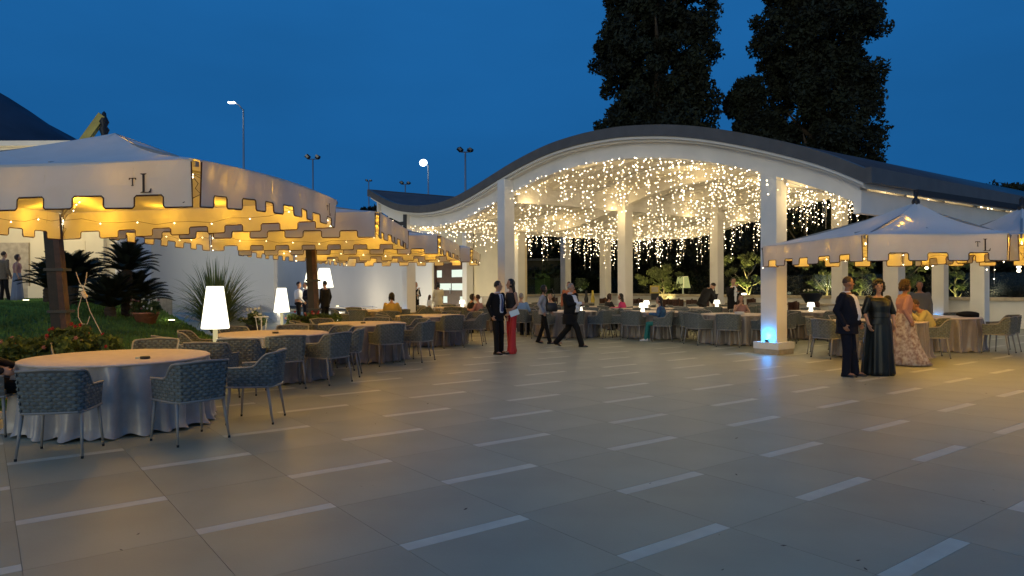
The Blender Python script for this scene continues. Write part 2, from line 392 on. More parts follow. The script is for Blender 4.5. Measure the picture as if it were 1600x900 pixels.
# grass blades, short
n = 90000; yy = 9 + (46 - 9) * RNG.random(n) ** 1.6; edge = np.array([lawn_edge(t) for t in yy]); xx = edge - 0.05 - RNG.random(n) * (np.minimum(yy * 0.78 + 1, 26) + edge)
ok = (xx < edge) & (xx > -yy * 0.78 - 1); xx, yy = xx[ok], yy[ok]
zz = np.array([lawn_h(a, b) for a, b in zip(xx, yy)]) + 0.03
a = RNG.random(len(xx)) * 2 * PI; hh = 0.035 + 0.03 * RNG.random(len(xx)) + 0.0012 * yy; ww = 0.006 + 0.0012 * yy
tri = np.empty((len(xx), 3, 3)); lx = (RNG.random(len(xx)) - .5) * 0.05; ly = (RNG.random(len(xx)) - .5) * 0.05
tri[:, 0] = np.stack([xx - np.cos(a) * ww, yy - np.sin(a) * ww, zz - 0.005], 1)
tri[:, 1] = np.stack([xx + np.cos(a) * ww, yy + np.sin(a) * ww, zz - 0.005], 1)
tri[:, 2] = np.stack([xx + lx, yy + ly, zz + hh], 1)
o = fastmesh('grass', tri.reshape(-1, 3), 3, [M['grass']]); tag(o, 'short mown green grass covering the sloping lawn', 'grass'); o['kind'] = 'stuff'
# kerb between paving and lawn
kb = MB()
ye = [8.6 + i * 0.7 for i in range(13)]
for a_, b_ in zip(ye[:-1], ye[1:]): kb.beam((lawn_edge(a_) - 0.06, a_, 0.01), (lawn_edge(b_) - 0.06, b_, 0.01), 0.12, 0.12)
kb.beam((-9.5, 8.54, 0.01), (-5.7, 8.54, 0.01), 0.12, 0.12)
o = kb.obj('kerb', M['stone']); o['kind'] = 'structure'
# pale garden path crossing the lawn towards the long wall
pt = MB(); pts = [(-9.6, 24.2), (-9.2, 26.2), (-11.0, 31), (-13.8, 38), (-15.2, 37), (-12.8, 30)]
pt.add([(x, y, lawn_h(x, y) + 0.09) for x, y in pts], [(0, 1, 2, 3, 4, 5)])
pt.add([(-6.6, 19.6, 0.05), (-7.0, 21.0, 0.07), (-10.5, 22.6, lawn_h(-10.5, 22.6) + .09), (-10.5, 22.0, lawn_h(-10.5, 22.0) + .09)], [(0, 1, 2, 3)])
o = pt.obj('garden_path', M['stone']); o['kind'] = 'structure'
# terrace in front of the lit building on the left
tb = MB(); tb.box((-22, 26.0, 0.5), (16.4, 5.6, 1.16)); o = tb.obj('stone_terrace', M['stone']); o['kind'] = 'structure'

# ================================================================== WAVE ROOF PAVILION
PROF_V = [-2.58, -2.18, -1.77, -1.15, -0.29, 0.99, 1.93, 2.71, 4.11, 5.5, 6.91, 7.84, 8.84, 9.9, 11.05, 12.3, 13.64, 15.1, 16.83, 18.13, 19.43]
PROF_Z = [3.79, 4.02, 4.23, 4.48, 4.80, 5.22, 5.46, 5.62, 5.82, 5.88, 5.83, 5.70, 5.52, 5.27, 4.99, 4.74, 4.62, 4.67, 4.91, 5.30, 5.79]
_vs = np.linspace(-2.58, 19.43, 89); _zs = np.interp(_vs, PROF_V, PROF_Z)
for _ in range(5): _zs[1:-1] = (_zs[:-2] + 2 * _zs[1:-1] + _zs[2:]) / 4
def rz_(v): return float(np.interp(v, _vs, _zs))
UF, UB = -0.9, 14.4
pav = thing('wave_roof_pavilion', 'large white open pavilion under a dark wavy roof hung with lights', 'pavilion')
def sheet(mb, u0, u1, dz0, dz1, v0=-2.58, v1=19.43, n=88, mi=0):
    P = []; F = []
    for i in range(n + 1):
        v = v0 + (v1 - v0) * i / n; z = rz_(v)
        P += [uv(u0, v, z + dz0), uv(u1, v, z + dz0), uv(u1, v, z + dz1), uv(u0, v, z + dz1)]
    for i in range(n):
        a = i * 4; b = a + 4
        for k in range(4): F.append((a + k, a + (k + 1) % 4, b + (k + 1) % 4, b + k))
    F.append((0, 3, 2, 1)); F.append((n * 4, n * 4 + 1, n * 4 + 2, n * 4 + 3)); mb.add(P, F, mi)
m = MB(); sheet(m, UF + 0.16, UB, -0.10, 0.0); m.obj('roof', M['roof'], pav, True)
m = MB(); sheet(m, UF, UF + 0.16, -0.27, 0.015); rimo = m.obj('roof_rim', M['rim'], pav, False)
m = MB(); sheet(m, UF + 0.16, UB - 0.05, -0.40, -0.104, -2.50, 19.35); m.obj('ceiling', M['ceiling'], pav)
# soffit strip just under the rim
m = MB(); sheet(m, UF + 0.05, UF + 0.155, -0.34, -0.274, -2.52, 19.3); m.obj('soffit_trim', M['white'], pav)
# side rims along the two straight eaves
for v, s_ in ((-2.58, -1), (19.43, 1)):
    m = MB(); m.beam(uv(UF + 0.0, v + s_ * 0.061, rz_(v) - 0.12), uv(UB + 0.05, v + s_ * 0.061, rz_(v) - 0.12), 0.12, 0.30); m.obj('eave_rim', M['rim'], pav)
# curved beams across, straight beams along
def drop(v): return 0.98 if v < 14 else 0.98 - 0.25 * min(1, (v - 14) / 4)
for u_ in (-0.40, 5.1, 10.5, 13.6):
    P = []; F = []; n = 88; v0, v1 = -2.3, 18.9; w = 0.30
    for i in range(n + 1):
        v = v0 + (v1 - v0) * i / n; z = rz_(v)
        P += [uv(u_ - w / 2, v, z - 0.36), uv(u_ + w / 2, v, z - 0.36), uv(u_ + w / 2, v, z - 0.80), uv(u_ - w / 2, v, z - 0.80)]
    for i in range(n):
        a = i * 4; b = a + 4
        for k in range(4): F.append((a + k, a + (k + 1) % 4, b + (k + 1) % 4, b + k))
    F.append((0, 3, 2, 1)); F.append((n * 4, n * 4 + 1, n * 4 + 2, n * 4 + 3))
    m = MB(); m.add(P, F); m.obj('curved_beam', M['white'], pav)
for u_ in (1.4, 3.3, 7.0, 8.9, 12.0):      # slimmer ribs between
    P = []; F = []; n = 66; v0, v1 = -2.3, 18.9; w = 0.12
    for i in range(n + 1):
        v = v0 + (v1 - v0) * i / n; z = rz_(v)
        P += [uv(u_ - w / 2, v, z - 0.36), uv(u_ + w / 2, v, z - 0.36), uv(u_ + w / 2, v, z - 0.52), uv(u_ - w / 2, v, z - 0.52)]
    for i in range(n):
        a = i * 4; b = a + 4
        for k in range(4): F.append((a + k, a + (k + 1) % 4, b + (k + 1) % 4, b + k))
    F.append((0, 3, 2, 1)); F.append((n * 4, n * 4 + 1, n * 4 + 2, n * 4 + 3))
    m = MB(); m.add(P, F); m.obj('ceiling_rib', M['white'], pav)
for v in (-0.35, 9.6, 16.3, 18.8):
    m = MB(); z = rz_(v) - 0.36
    m.beam(uv(-0.2, v, z - 0.30), uv(13.5, v, z - 0.30), 0.26, 0.66); m.obj('straight_beam', M['white'], pav)
m = MB(); m.beam(uv(-0.62, -2.28, 3.20), uv(14.2, -2.28, 3.20), 0.16, 0.46); m.obj('side_fascia', M['white'], pav)
m = MB(); m.beam(uv(-0.62, 19.1, 5.05), uv(14.2, 19.1, 5.05), 0.16, 0.5); m.obj('side_fascia', M['white'], pav)
# columns
CS = 0.40
cols = [(1209, 16.0), (791, 23.5), (977, 27.0), (1120, 30.0), (811, 32.5), (946, 35.8), (731, 35.9), (884, 38.5), (639, 29.3), (1397, 19.3), (1531, 22.5), (1312, 25.5), (1469, 25.6)]
blue_at = {0: 28, 2: 10, 5: 6, 8: 14, 11: 12, 12: 14}
for i, (px, D_) in enumerate(cols):
    p = at(px, D_); u0_, v0_ = uv_of(p.x, p.y)
    m = MB(); zt = rz_(min(19.3, max(-2.4, v0_))) - 0.345
    m.box((p.x, p.y, zt / 2), (CS, CS, zt), TH)
    c = m.obj('column', M['white'], pav)
    if i == 0: c['label'] = 'foremost white column on a stepped plinth with blue uplight'
    m = MB()
    if i == 0:
        m.box((p.x, p.y, 0.055), (CS + 0.20, CS + 0.20, 0.11), TH, 1)
        m.box((p.x, p.y, 0.19), (CS + 0.235, CS + 0.235, 0.15), TH)
        m.obj('plinth', [M['white'], M['stone']], c)
    else:
        m.box((p.x, p.y, 0.07), (CS + 0.1, CS + 0.1, 0.14), TH); m.obj('plinth', M['white'], c)
    if i in blue_at:
        f = p - U * (CS / 2 + 0.07); zb = 0.275 if i == 0 else 0.15
        t = thing('blue_uplight', {0: 'small blue uplight on the plinth of the foremost column', 2: 'blue uplight at the foot of the middle pavilion column', 5: 'blue uplight at the foot of a far pavilion column', 8: 'blue uplight at the foot of the leftmost column by the long wall', 11: 'blue uplight behind the standing couple on the right', 12: 'blue uplight behind the seated man in yellow'}[i], 'uplight', (f.x, f.y, zb), 0, 'blue column uplights')
        m = MB(); m.lathe([(0.045, 0), (0.045, 0.05), (0.035, 0.055)], n=12); m.obj('lamp_body', M['black'], t, True)
        m = MB(); m.lathe([(0.033, 0.0), (0.030, 0.008)], (0, 0, 0.055), n=12); m.obj('lens', M['bluelamp'], t)
        l = light('blue_glow', 'POINT', (0, 0, 0.13), {0: 13, 8: 10}.get(i, 4.5), (0.01, 0.34, 1.0), t, 0.03)

# ---- string lights under the pavilion ceiling
rows = [(-0.72 + (0 if i == 0 else 0.25 + 1.13 * i), i % 2) for i in range(13)]
BR = 0.0165
for ri, (u_, kd) in enumerate(rows):
    cool = False
    t = thing('icicle_light_string', 'warm white icicle light string under the pavilion roof, ' + ('along its front beam' if ri == 0 else 'along its rear edge' if ri == 12 else 'row %s behind the front beam' % ['one', 'two', 'three', 'four', 'five', 'six', 'seven', 'eight', 'nine', 'ten', 'eleven'][ri - 1]), 'string lights', (0, 0, 0), 0, 'icicle lights under the pavilion')
    w = MB(); pts = []
    for i in range(90):
        v = -2.2 + 20.9 * i / 89; zz_ = rz_(v) - (0.83 if ri == 0 else 0.55)
        pts.append(uv(u_, v, zz_ - 0.02 * abs(math.sin(i * 1.1))))
    w.tube(pts, 0.006, 4); w.obj('cable', M['white'], t)
    v = -2.1; k = 0
    hb = MB()
    while v < 18.6:
        b = MB(); zt = rz_(v) - (0.83 if ri == 0 else 0.55)
        base = ([0.5, 0.9, 1.45, 0.7, 1.85] if ri > 5 else [0.4, 0.7, 1.05, 0.55, 1.3])[(k * 2 + ri) % 5] * random.uniform(0.8, 1.15)
        if ri == 0: base *= 0.55
        nb = max(2, int(base / 0.19)); p = uv(u_ + random.uniform(-.25, .25) * (ri > 0), v, zt)
        b.tube([p, p - Vector((0, 0, nb * 0.19))], 0.003, 3, 1, caps=False)
        for q in range(nb):
            b.octa((p.x + random.uniform(-.06, .06), p.y + random.uniform(-.06, .06), p.z - 0.03 - q * 0.19 - random.uniform(-.06, .06)), BR * random.choice((.75, .9, 1, 1.25)), random.choice((0, 0, 0, 2)))
        b.obj('light_strand', [M['bulb'], M['white'], M['bulbdim']], t)
        v += random.uniform(0.21, 0.36) if ri else random.uniform(0.18, 0.30); k += 1
# real light of those strings: a grid of soft warm lamps, one to each stretch of string
for u_ in (0.2, 4.3, 8.6, 12.2):
    for v in (-0.8, 2.6, 6.0, 9.4, 12.8, 16.2):
        light('string_glow', 'POINT', uv(u_, v, rz_(v) - 1.15), 27, (1.0, 0.72, 0.33), None, 0.35)

# ---- low wall and windbreak round the back of the pavilion
lw = thing('low_parapet_wall', 'low cream parapet wall with a stone ledge behind the pavilion tables', 'wall')
m = MB(); m.beam(uv(13.75, -3.2, 0.47), uv(13.75, 19.8, 0.47), 0.3, 0.94); m.beam(uv(13.6, 19.8, 0.47), uv(5.3, 19.8, 0.47), 0.3, 0.937)
m.obj('wall_face', M['white'], lw)
m = MB(); m.beam(uv(13.70, -3.3, 1.0), uv(13.70, 19.9, 1.0), 0.46, 0.12); m.beam(uv(13.47, 19.75, 1.0), uv(5.4, 19.75, 1.0), 0.46, 0.118)
m.obj('ledge', M['stone'], lw)
ws = thing('glass_windbreak', 'clear glass windbreak panels standing on the low parapet wall', 'glass screen')
v = -3.1
while v < 19.5:
    w = 1.9; a, b = uv(13.8, v + .03, 1.06), uv(13.8, min(19.6, v + w) - .03, 1.06)
    m = MB(); m.beam((a.x, a.y, 1.5), (b.x, b.y, 1.5), 0.012, 0.86); m.obj('pane', M['clearglass'], ws); v += w
for k in range(4):
    a, b = uv(5.5 + 2.0 * k + .03, 19.85, 1.5), uv(7.5 + 2.0 * k - .03, 19.85, 1.5)
    m = MB(); m.beam(a, b, 0.012, 0.86); m.obj('pane', M['clearglass'], ws)

# ---- long white wall with the dark door
WU = 5.35
lwall = thing('long_white_wall', 'long plain white garden wall running left from the pavilion', 'wall')
m = MB()
dv0, dv1, dz = 21.2, 24.3, 2.75
def wseg(v0, v1, z0, z1): m.add([uv(WU, v0, z0), uv(WU, v1, z0), uv(WU, v1, z1), uv(WU, v0, z1), uv(WU + .35, v0, z0), uv(WU + .35, v1, z0), uv(WU + .35, v1, z1), uv(WU + .35, v0, z1)],
                               [(0, 1, 2, 3), (7, 6, 5, 4), (3, 2, 6, 7), (0, 3, 7, 4), (1, 5, 6, 2)])
HW = 5.0
wseg(24.6, 52, -0.1, HW)
m.obj('wall_face', M['wallwhite'], lwall)
m = MB(); wseg(16.5, dv0, -0.1, 4.9); wseg(dv1, 24.6, -0.1, 4.9); wseg(dv0, dv1, dz, 4.9)
o = m.obj('wall_face', M['cream'], lwall); o['label'] = 'cream painted stretch of the wall round the dark door'
corner = uv(WU, 52); m = MB()
m.beam((corner.x + .3, corner.y, 2.6), (-30.5, 46, 2.6), 0.35, 5.8); m.obj('wall_face', M['wallwhite'], lwall)
m = MB(); m.beam(uv(WU + .17, 24.3, HW + .06), uv(WU + .17, 52, HW + .06), 0.5, 0.12); m.obj('coping', M['stone'], lwall)
m = MB(); a = uv(WU - .02, 16.9, 0.5); b = uv(WU - .02, dv0 - .1, 0.5); m.beam(a, b, 0.04, 1.0); m.obj('wainscot', M['stone'], lwall)
door = thing('panelled_door', 'dark brown double door with small lit square and oblong panes', 'door', (0, 0, 0))
M['doorbrown'] = mat('brown_door_panel', (0.075, 0.040, 0.024), 0.5, var=0.15, scale=5)
m = MB(); a = uv(WU + .12, dv0, dz / 2); b = uv(WU + .12, dv1, dz / 2); m.beam(a, b, 0.08, dz); m.obj('door_leaf', M['doorbrown'], door)
dw = dv1 - dv0
panes = [(0.80, 0.95, 0.72, 0.86), (0.10, 0.46, 0.72, 0.86), (0.50, 0.92, 0.47, 0.60), (0.06, 0.46, 0.47, 0.60), (0.80, 0.93, 0.22, 0.35), (0.62, 0.74, 0.22, 0.35), (0.08, 0.20, 0.22, 0.35)]
for a0, a1, z0, z1 in panes:
    p, q = uv(WU + .07, dv0 + dw * a0, dz * (z0 + z1) / 2), uv(WU + .07, dv0 + dw * a1, dz * (z0 + z1) / 2)
    m = MB(); m.beam(p, q, 0.03, dz * (z1 - z0)); m.obj('pane', M['panelight'], door)
m = MB(); m.beam(uv(WU + .05, dv0 - .06, dz / 2), uv(WU + .05, dv0 + .06, dz / 2), 0.16, dz); m.beam(uv(WU + .05, dv1 - .06, dz / 2), uv(WU + .05, dv1 + .06, dz / 2), 0.16, dz)
m.obj('door_frame', M['doorbrown'], door)
m = MB(); p = uv(WU + .02, (dv0 + dv1) / 2, 1.1); m.tube([p, p + Vector((0, 0, 0.3))], 0.02, 8); m.obj('handle', M['metalgrey'], door)
m = MB(); m.beam(uv(WU - .03, 17.55, 1.15), uv(WU - .03, 17.95, 1.15), 0.05, 0.9); tag(m.obj('wall_cabinet', M['doorbrown']), 'small dark brown board fixed to the yellow lit wall by the door', 'board')

# ================================================================== BUILDING ON THE LEFT
bl = thing('cream_building', 'cream building with pilasters and dark hipped roof at far left', 'building')
BY = 28.6
m = MB(); m.box((-27, BY + .3, 3.9), (22, 0.6, 5.9)); m.box((-28, BY + .31, 6.9), (19.9, 0.58, .3)); m.obj('wall', M['cream'], bl)
for x in (-21.3, -18.9, -16.7):
    m = MB(); m.box((x, BY - 0.10, 3.2), (0.72, 0.25, 4.4)); m.box((x, BY - 0.14, 1.35), (0.86, 0.32, 0.5)); m.box((x, BY - 0.14, 5.45), (0.86, 0.32, 0.18)); m.obj('pilaster', M['cream'], bl)
m = MB(); m.box((-20.1, BY - 0.03, 2.2), (1.3, 0.06, 2.3)); dd = m.obj('door', M['stone'], bl)
m = MB(); m.box((-17.8, BY - 0.03, 2.4), (1.25, 0.06, 2.0)); m.obj('blind_panel', M['cream'], bl)
m = MB(); m.box((-15.95, BY + .3, 3.9), (0.1, 0.62, 5.9)); m.obj('corner_bead', M['white'], bl)
m = MB(); m.box((-27.9, BY + .1, 7.25), (20.9, 1.3, 0.20)); m.box((-28, BY + .2, 7.02), (20.6, 1.0, 0.26)); m.obj('cornice', M['white'], bl)
m = MB(); m.box((-28.2, BY + 3, 7.30), (21.0, 6.0, 0.10)); m.obj('flat_roof', M['stone'], bl)
# wooded hill rising behind the building
hx, hy = -656, 620; P = []; F = []; nr, na = 26, 60
hr = [0, .12, .25, .38, .52, .66, .80, 1.0]; 
for j in range(nr + 1):
    q = j / nr
    for i in range(na):
        a_ = 2 * PI * i / na; rr = 470 * q; hgt = 250 * (1 - q ** 1.25) * (1 + .05 * math.sin(3 * a_ + 1) + .025 * math.sin(9 * a_ + 5 * q)) + (2.5 * math.sin(23 * a_ + 17 * q) if 0 < q < 1 else 0)
        P.append((hx + rr * math.cos(a_), hy + rr * math.sin(a_) * .8, max(-3, hgt) if q < 1 else -3))
for j in range(nr):
    for i in range(na): F.append((j * na + i, (j + 1) * na + i, (j + 1) * na + (i + 1) % na, j * na + (i + 1) % na))
m = MB(); m.add(P, F); o = m.obj('hill', M['hill'], None, True); o['kind'] = 'structure'
m = MB(); m.box((-13.2, 31.5, 2.9), (5.4, 0.5, 5.0)); tag(m.obj('screen_wall', M['wallwhite']), 'short white wall beside the cream building behind the palms', 'wall')
for x in (-20.1, -17.9, -15.6): light('terrace_lamp', 'POINT', (x, BY - 2.2, 4.2), 95, (1.0, 0.78, 0.40), None, 0.25)
for x, z, lab in ((-19.45, 4.4, 'glowing wall lantern on the cream building behind the couple'),):
    t = thing('wall_lantern', lab, 'lantern', (x, BY - 0.28, z)); m = MB(); m.lathe([(0.08, 0), (0.16, 0.06), (0.14, 0.42), (0.03, 0.5)], n=10); m.obj('lamp_shade', M['shade'], t, True)
    m = MB(); m.box((0, 0.14, 0.3), (0.06, 0.26, 0.06)); m.obj('bracket', M['black'], t)
for x, y, lab in ((-15.7, 22.9, 'small recessed ground light in the lawn near the cream building'), (-11.1, 20.9, 'left ground spot light beside the garden path'), (-9.9, 20.6, 'right ground spot light beside the garden path'), (-15.6, 47.5, 'left ground spot washing the long white wall'), (-10.6, 43.0, 'middle ground spot washing the long white wall'), (-6.9, 38.0, 'right ground spot washing the long white wall'), (-4.2, 33.6, 'rightmost ground spot, added to wash the long white wall')):
    t = thing('ground_spot', lab, 'ground light', (x, y, lawn_h(x, y) + .04), 0, 'ground lights in the lawn'); m = MB(); m.lathe([(0.10, 0), (0.10, 0.07), (0.08, 0.08)], n=12); m.obj('lamp_body', M['black'], t)
    wash = y > 30  # wash spots set close to brighten the wall; the rightmost is added
    m = MB(); m.lathe([(0.085, 0.081), (0.08, 0.095)], n=12); m.obj('lens', M['uplamp'], t); light('spot_glow', 'POINT', (0, 0, 0.3), 210 if wash else 7, (1, .84, .58) if wash else (1, .85, .5), t, 0.08)
# ================================================================== PARASOL CANOPIES
GL = [(0.0, 0.0), (0.62, 0.0), (0.66, 0.22), (0.62, 0.22), (0.56, 0.10), (0.48, 0.045), (0.24, 0.045), (0.24, 0.90), (0.36, 0.94), (0.36, 0.97), (0.0, 0.97), (0.0, 0.94), (0.12, 0.90), (0.12, 0.07), (0.0, 0.03)]
GT = [(0.20, 0.0), (0.40, 0.0), (0.40, 0.03), (0.335, 0.06), (0.335, 0.50), (0.50, 0.50), (0.56, 0.42), (0.60, 0.42), (0.59, 0.56), (0.01, 0.56), (0.0, 0.42), (0.04, 0.42), (0.10, 0.50), (0.265, 0.50), (0.265, 0.06), (0.20, 0.03)]
def canopy(name, label, LF, RF, RB, LB, zt, zb, apex, logo=(0,), lights=None, arm=None, power=60, beads=True, glow=1.0, logo_side_t=0.80, zcorner=None, sides=(0, 1, 2, 3), crown={}, short='', finial=True, ridge=()):
    t = thing(name, label, 'parasol', (0, 0, 0), 0, 'square market parasols over the tables')
    C4 = [Vector((*LF, zt)), Vector((*RF, zt)), Vector((*RB, zt)), Vector((*LB, zt))]
    if zcorner:
        for i_, z_ in enumerate(zcorner): C4[i_].z = z_
    A = Vector(apex); N1, N2 = 14, 10
    m = MB()
    for k in range(4):
        a, b = C4[k], C4[(k + 1) % 4]; P = []; F = []
        for j in range(N2 + 1):
            tt = j / N2
            for i in range(N1 + 1):
                s_ = i / N1; e_ = a.lerp(b, s_); e_.z += crown.get(k, 0) * math.sin(PI * s_); p = A.lerp(e_, tt)
                p.z -= 0.10 * math.sin(PI * s_) * math.sin(PI * min(1, tt * 0.92)) + 0.07 * math.sin(PI * tt)
                p.z += 0.006 * math.sin(9 * s_ + 5 * tt + k)
                P.append(p)
        for j in range(N2):
            for i in range(N1): F.append((j * (N1 + 1) + i, (j + 1) * (N1 + 1) + i, (j + 1) * (N1 + 1) + i + 1, j * (N1 + 1) + i + 1))
        m.add(P, F)
    m.obj('canopy_cloth', M['roofcanvas'], t, True)
    hv = zt - zb; NH = 0.125; per = 0.66
    cen = (C4[0] + C4[1] + C4[2] + C4[3]) / 4
    for k in sides:
        a, b = C4[k], C4[(k + 1) % 4]; L_ = (Vector((b.x - a.x, b.y - a.y, 0))).length; d = (b - a) / L_; dh = Vector((d.x, d.y, 0))
        out = Vector((dh.y, -dh.x, 0))
        if (a + b).lerp(cen * 2, 0.5).dot(out) and (cen - a).dot(out) > 0: out = -out
        nper = max(2, round((L_ - 0.1) / per - 0.5)); inset = 0.05; W = L_ - 2 * inset; tw = W / (2 * nper + 1)
        r_ = 0.02; cont = []
        cols_ = []   # (x0, x1, low0, low1)
        for q in range(2 * nper + 1):
            x0 = inset + q * tw; x1 = x0 + tw
            lo = 0.0 if q % 2 == 0 else NH; sg = 1 if q % 2 == 0 else -1
            lc = q > 0; rc = q < 2 * nper
            xa = x0 + (r_ if lc else 0); xb = x1 - (r_ if rc else 0)
            if lc: cols_.append((x0, xa, lo + sg * r_, lo)); cont += [(x0, lo + sg * r_), (xa, lo)]
            else: cont.append((x0, lo))
            ns = max(2, int((xb - xa) / 0.12))
            for w_ in range(ns): cols_.append((xa + (xb - xa) * w_ / ns, xa + (xb - xa) * (w_ + 1) / ns, lo, lo))
            if rc: cols_.append((xb, x1, lo, lo + sg * r_)); cont += [(xb, lo), (x1, lo + sg * r_)]
            else: cont.append((x1, lo))
        def pos(x, f):     # f: 0 bottom .. 1 top, follow a soft billow and sagging corners
            sx = x / L_; z_top = a.z + (b.z - a.z) * sx + crown.get(k, 0) * math.sin(PI * sx); z = z_top - hv + f * hv
            bul = 0.022 * math.sin(x * 4.1 + k * 2) + 0.05 * (1 - f) * math.sin(PI * sx) - 0.02 * (1 - f)
            p = a + d * x; return Vector((p.x, p.y, 0)) + out * (bul * (1.0 if f < 1 else 0) + 0.004) + Vector((0, 0, z - 0.02 * math.sin(PI * sx) * 0))
        m = MB()
        for x0, x1, l0, l1 in cols_:
            f0, f1 = l0 / hv, l1 / hv; g0, g1 = (1 + f0) / 2, (1 + f1) / 2
            m.add([pos(x0, f0), pos(x1, f1), pos(x1, g1), pos(x0, g0), pos(x1, 1), pos(x0, 1)], [(0, 1, 2, 3), (3, 2, 4, 5)])
        m.obj('valance', M['canvas'], t)
        pm = MB(); path = [pos(x, l / hv) for x, l in cont]
        path = [pos(inset, 0.95), pos(inset, 0.5)] + path + [pos(L_ - inset, 0.5), pos(L_ - inset, 0.95)]
        pm.tube(path, 0.0085, 4, caps=False); pm.obj('piping', M['piping'], t)
        if k in logo:
            s0 = L_ * logo_side_t; hgt = 0.20 if hv > .4 else 0.16
            for G_, off, sc, dzz in ((GL, 0.0, hgt, 0.0), (GT, -0.125 * hgt / .2, hgt * 0.72, 0.36 * hgt)):
                for side in (1,):
                    def fn(ax, bx, w_, off=off, sc=sc, dzz=dzz):
                        x = s0 + off + ax * sc * 0.9; f = ((hv - 0.285 * hgt / .2 - .03) + dzz + bx * sc) / hv
                        f = min(0.98, max(.05, (NH + 0.025 + dzz + bx * sc) / hv))
                        return pos(x, f) + out * (0.012 + w_)
                    mm = MB(); mm.prism(G_, fn, 0.004); mm.obj('letter_l' if G_ is GL else 'letter_t', M['ink'], t)
    # rafters, hub
    for k in range(4):
        m = MB(); e_ = C4[k].copy(); e_.z -= 0.05; m.beam(A + Vector((0, 0, -0.10)), e_, 0.035, 0.05); m.obj('rafter', M['frame'], t)
    for k in range(4):
        e_ = (C4[k] + C4[(k + 1) % 4]) / 2; e_.z -= .16; m = MB(); m.beam(A + Vector((0, 0, -0.34)), A.lerp(e_, 0.55) + Vector((0, 0, -.08)), 0.02, 0.03); m.obj('strut', M['frame'], t)
    m = MB(); m.lathe([(0.05, -0.42), (0.05, -0.06), (0.07, 0.0), (0.06, 0.05), (0.028, 0.08), (0.03, 0.17), (0.0, 0.2)] if finial else [(0.05, -0.42), (0.05, -0.06), (0.03, -.03), (0, -.025)], A, 12); m.obj('hub', M['black'], t, True)
    # fairy lights looped along the rafters and at the corners
    if beads:
        fl = thing('fairy_light_string', 'warm fairy lights strung inside ' + short, 'string lights', (0, 0, 0), 0, 'fairy lights inside the parasols')
        wm = MB(); _b = MB(); _b.octa((0, 0, 0), 0.014 if A.y > 16 else 0.0105); bme = _b.mesh('bulb', [M['bulb']])
        n_b = 0
        for k in range(4):
            e_ = C4[k]; inn = (cen - e_); inn.z = 0; inn.normalize(); path = []
            nseg = 16
            for i in range(nseg + 1):
                s_ = i / nseg; p = A.lerp(e_, s_); p.z -= 0.12 + 0.07 * math.sin(PI * s_) + 0.06 * abs(math.sin(s_ * 14)); p += inn * (0.10 * s_)
                path.append(p)
            q = path[-1].copy()
            for i in range(5): path.append(q + Vector((random.uniform(-.08, .08), random.uniform(-.08, .08), -0.05 - 0.05 * i)))
            wm.tube(path, 0.004, 3, caps=False)
            for p in path[2:]:
                if random.random() < 0.42: link('bulb', bme, fl, p + Vector((0, 0, -.02)))
            a, b = C4[k], C4[(k + 1) % 4]; path = []
            nn = 14
            for i in range(nn + 1):
                s_ = i / nn; p = a.lerp(b, s_); inn2 = (cen - p); inn2.z = 0; inn2.normalize(); p += inn2 * 0.16; p.z -= 0.12 + 0.16 * math.sin(PI * s_) + 0.03 * math.sin(i * 2.3); path.append(p)
            wm.tube(path, 0.004, 3, caps=False)
            if k in (0, 2, 3):
                for i, p in enumerate(path):
                    if i % 2 == 0: link('bulb', bme, fl, p + Vector((0, 0, -.02)))
        wm.obj('cable', M['black'], fl)
    # what those strings give off
    base = cen.copy()
    light('parasol_glow', 'POINT', (base.x, base.y, zt + 0.15), power * 0.45, WARM, t, 0.20)
    for k in range(4):
        for sx in (.14, .38, .62, .86):
            e_ = C4[k].lerp(C4[(k + 1) % 4], sx); inn2 = (cen - e_); inn2.z = 0; inn2.normalize(); p = e_ + inn2 * 0.34; light('bulb_glow', 'POINT', (p.x, p.y, p.z - 0.16), power * 0.05, WARM, t, 0.05)
    for k in range(4):
        e_ = C4[k]; p = A.lerp(e_, 0.72); light('bulb_glow', 'POINT', (p.x, p.y, p.z - 0.20), power * 0.14, WARM, t, 0.03)
    for k, e2 in ridge:
        for sx in (.30, .42, .50, .64, .72, .86):
            p = A.lerp(C4[k], sx); light('bulb_glow', 'POINT', (p.x + .06, p.y - .10, p.z - .07 * math.sin(PI * sx) - 0.085), e2, WARM, t, 0.012)
    if lights:
        for p, e in lights: light('bulb_glow', 'POINT', p, e, WARM, t, 0.02)
    return t
def along(a, b, ts, z, inw, e):
    return [((a[0] + (b[0] - a[0]) * s + inw[0], a[1] + (b[1] - a[1]) * s + inw[1], z + random.uniform(-.03, .03)), e) for s in ts]

A_RF, A_RB, A_LF, A_LB = (-3.10, 7.0), (-2.97, 9.35), (-6.95, 7.55), (-6.9, 10.2)
canopy('market_parasol', 'nearest white parasol with a TL monogram over the round table in the left foreground', (-7.95, 7.65), A_RF, (-3.0, 12.2), (-8.0, 12.6), 2.83, 2.36, (-5.5, 9.85, 3.70), (0, 1), along(A_RF, (-3.0, 12.2), (.06, .13, .21, .30, .40), 2.70, (-.09, 0), 1.1), power=110, ridge=((1, 2.2),), zcorner=(2.83, 2.83, 3.04, 2.88), logo_side_t=0.875, finial=False, crown={1: 0.07}, short='the nearest white parasol')
canopy('market_parasol', 'second white parasol on the left over the middle tables', (-7.4, 12.95), (-2.40, 12.75), (-2.5, 17.1), (-7.45, 17.5), 2.90, 2.44, (-4.9, 15.1, 3.5), (), along((-2.40, 12.75), (-2.5, 17.1), (.2, .35, .5, .65, .8), 2.72, (-.08, 0), 1.0), power=85, short='the second white parasol on the left')
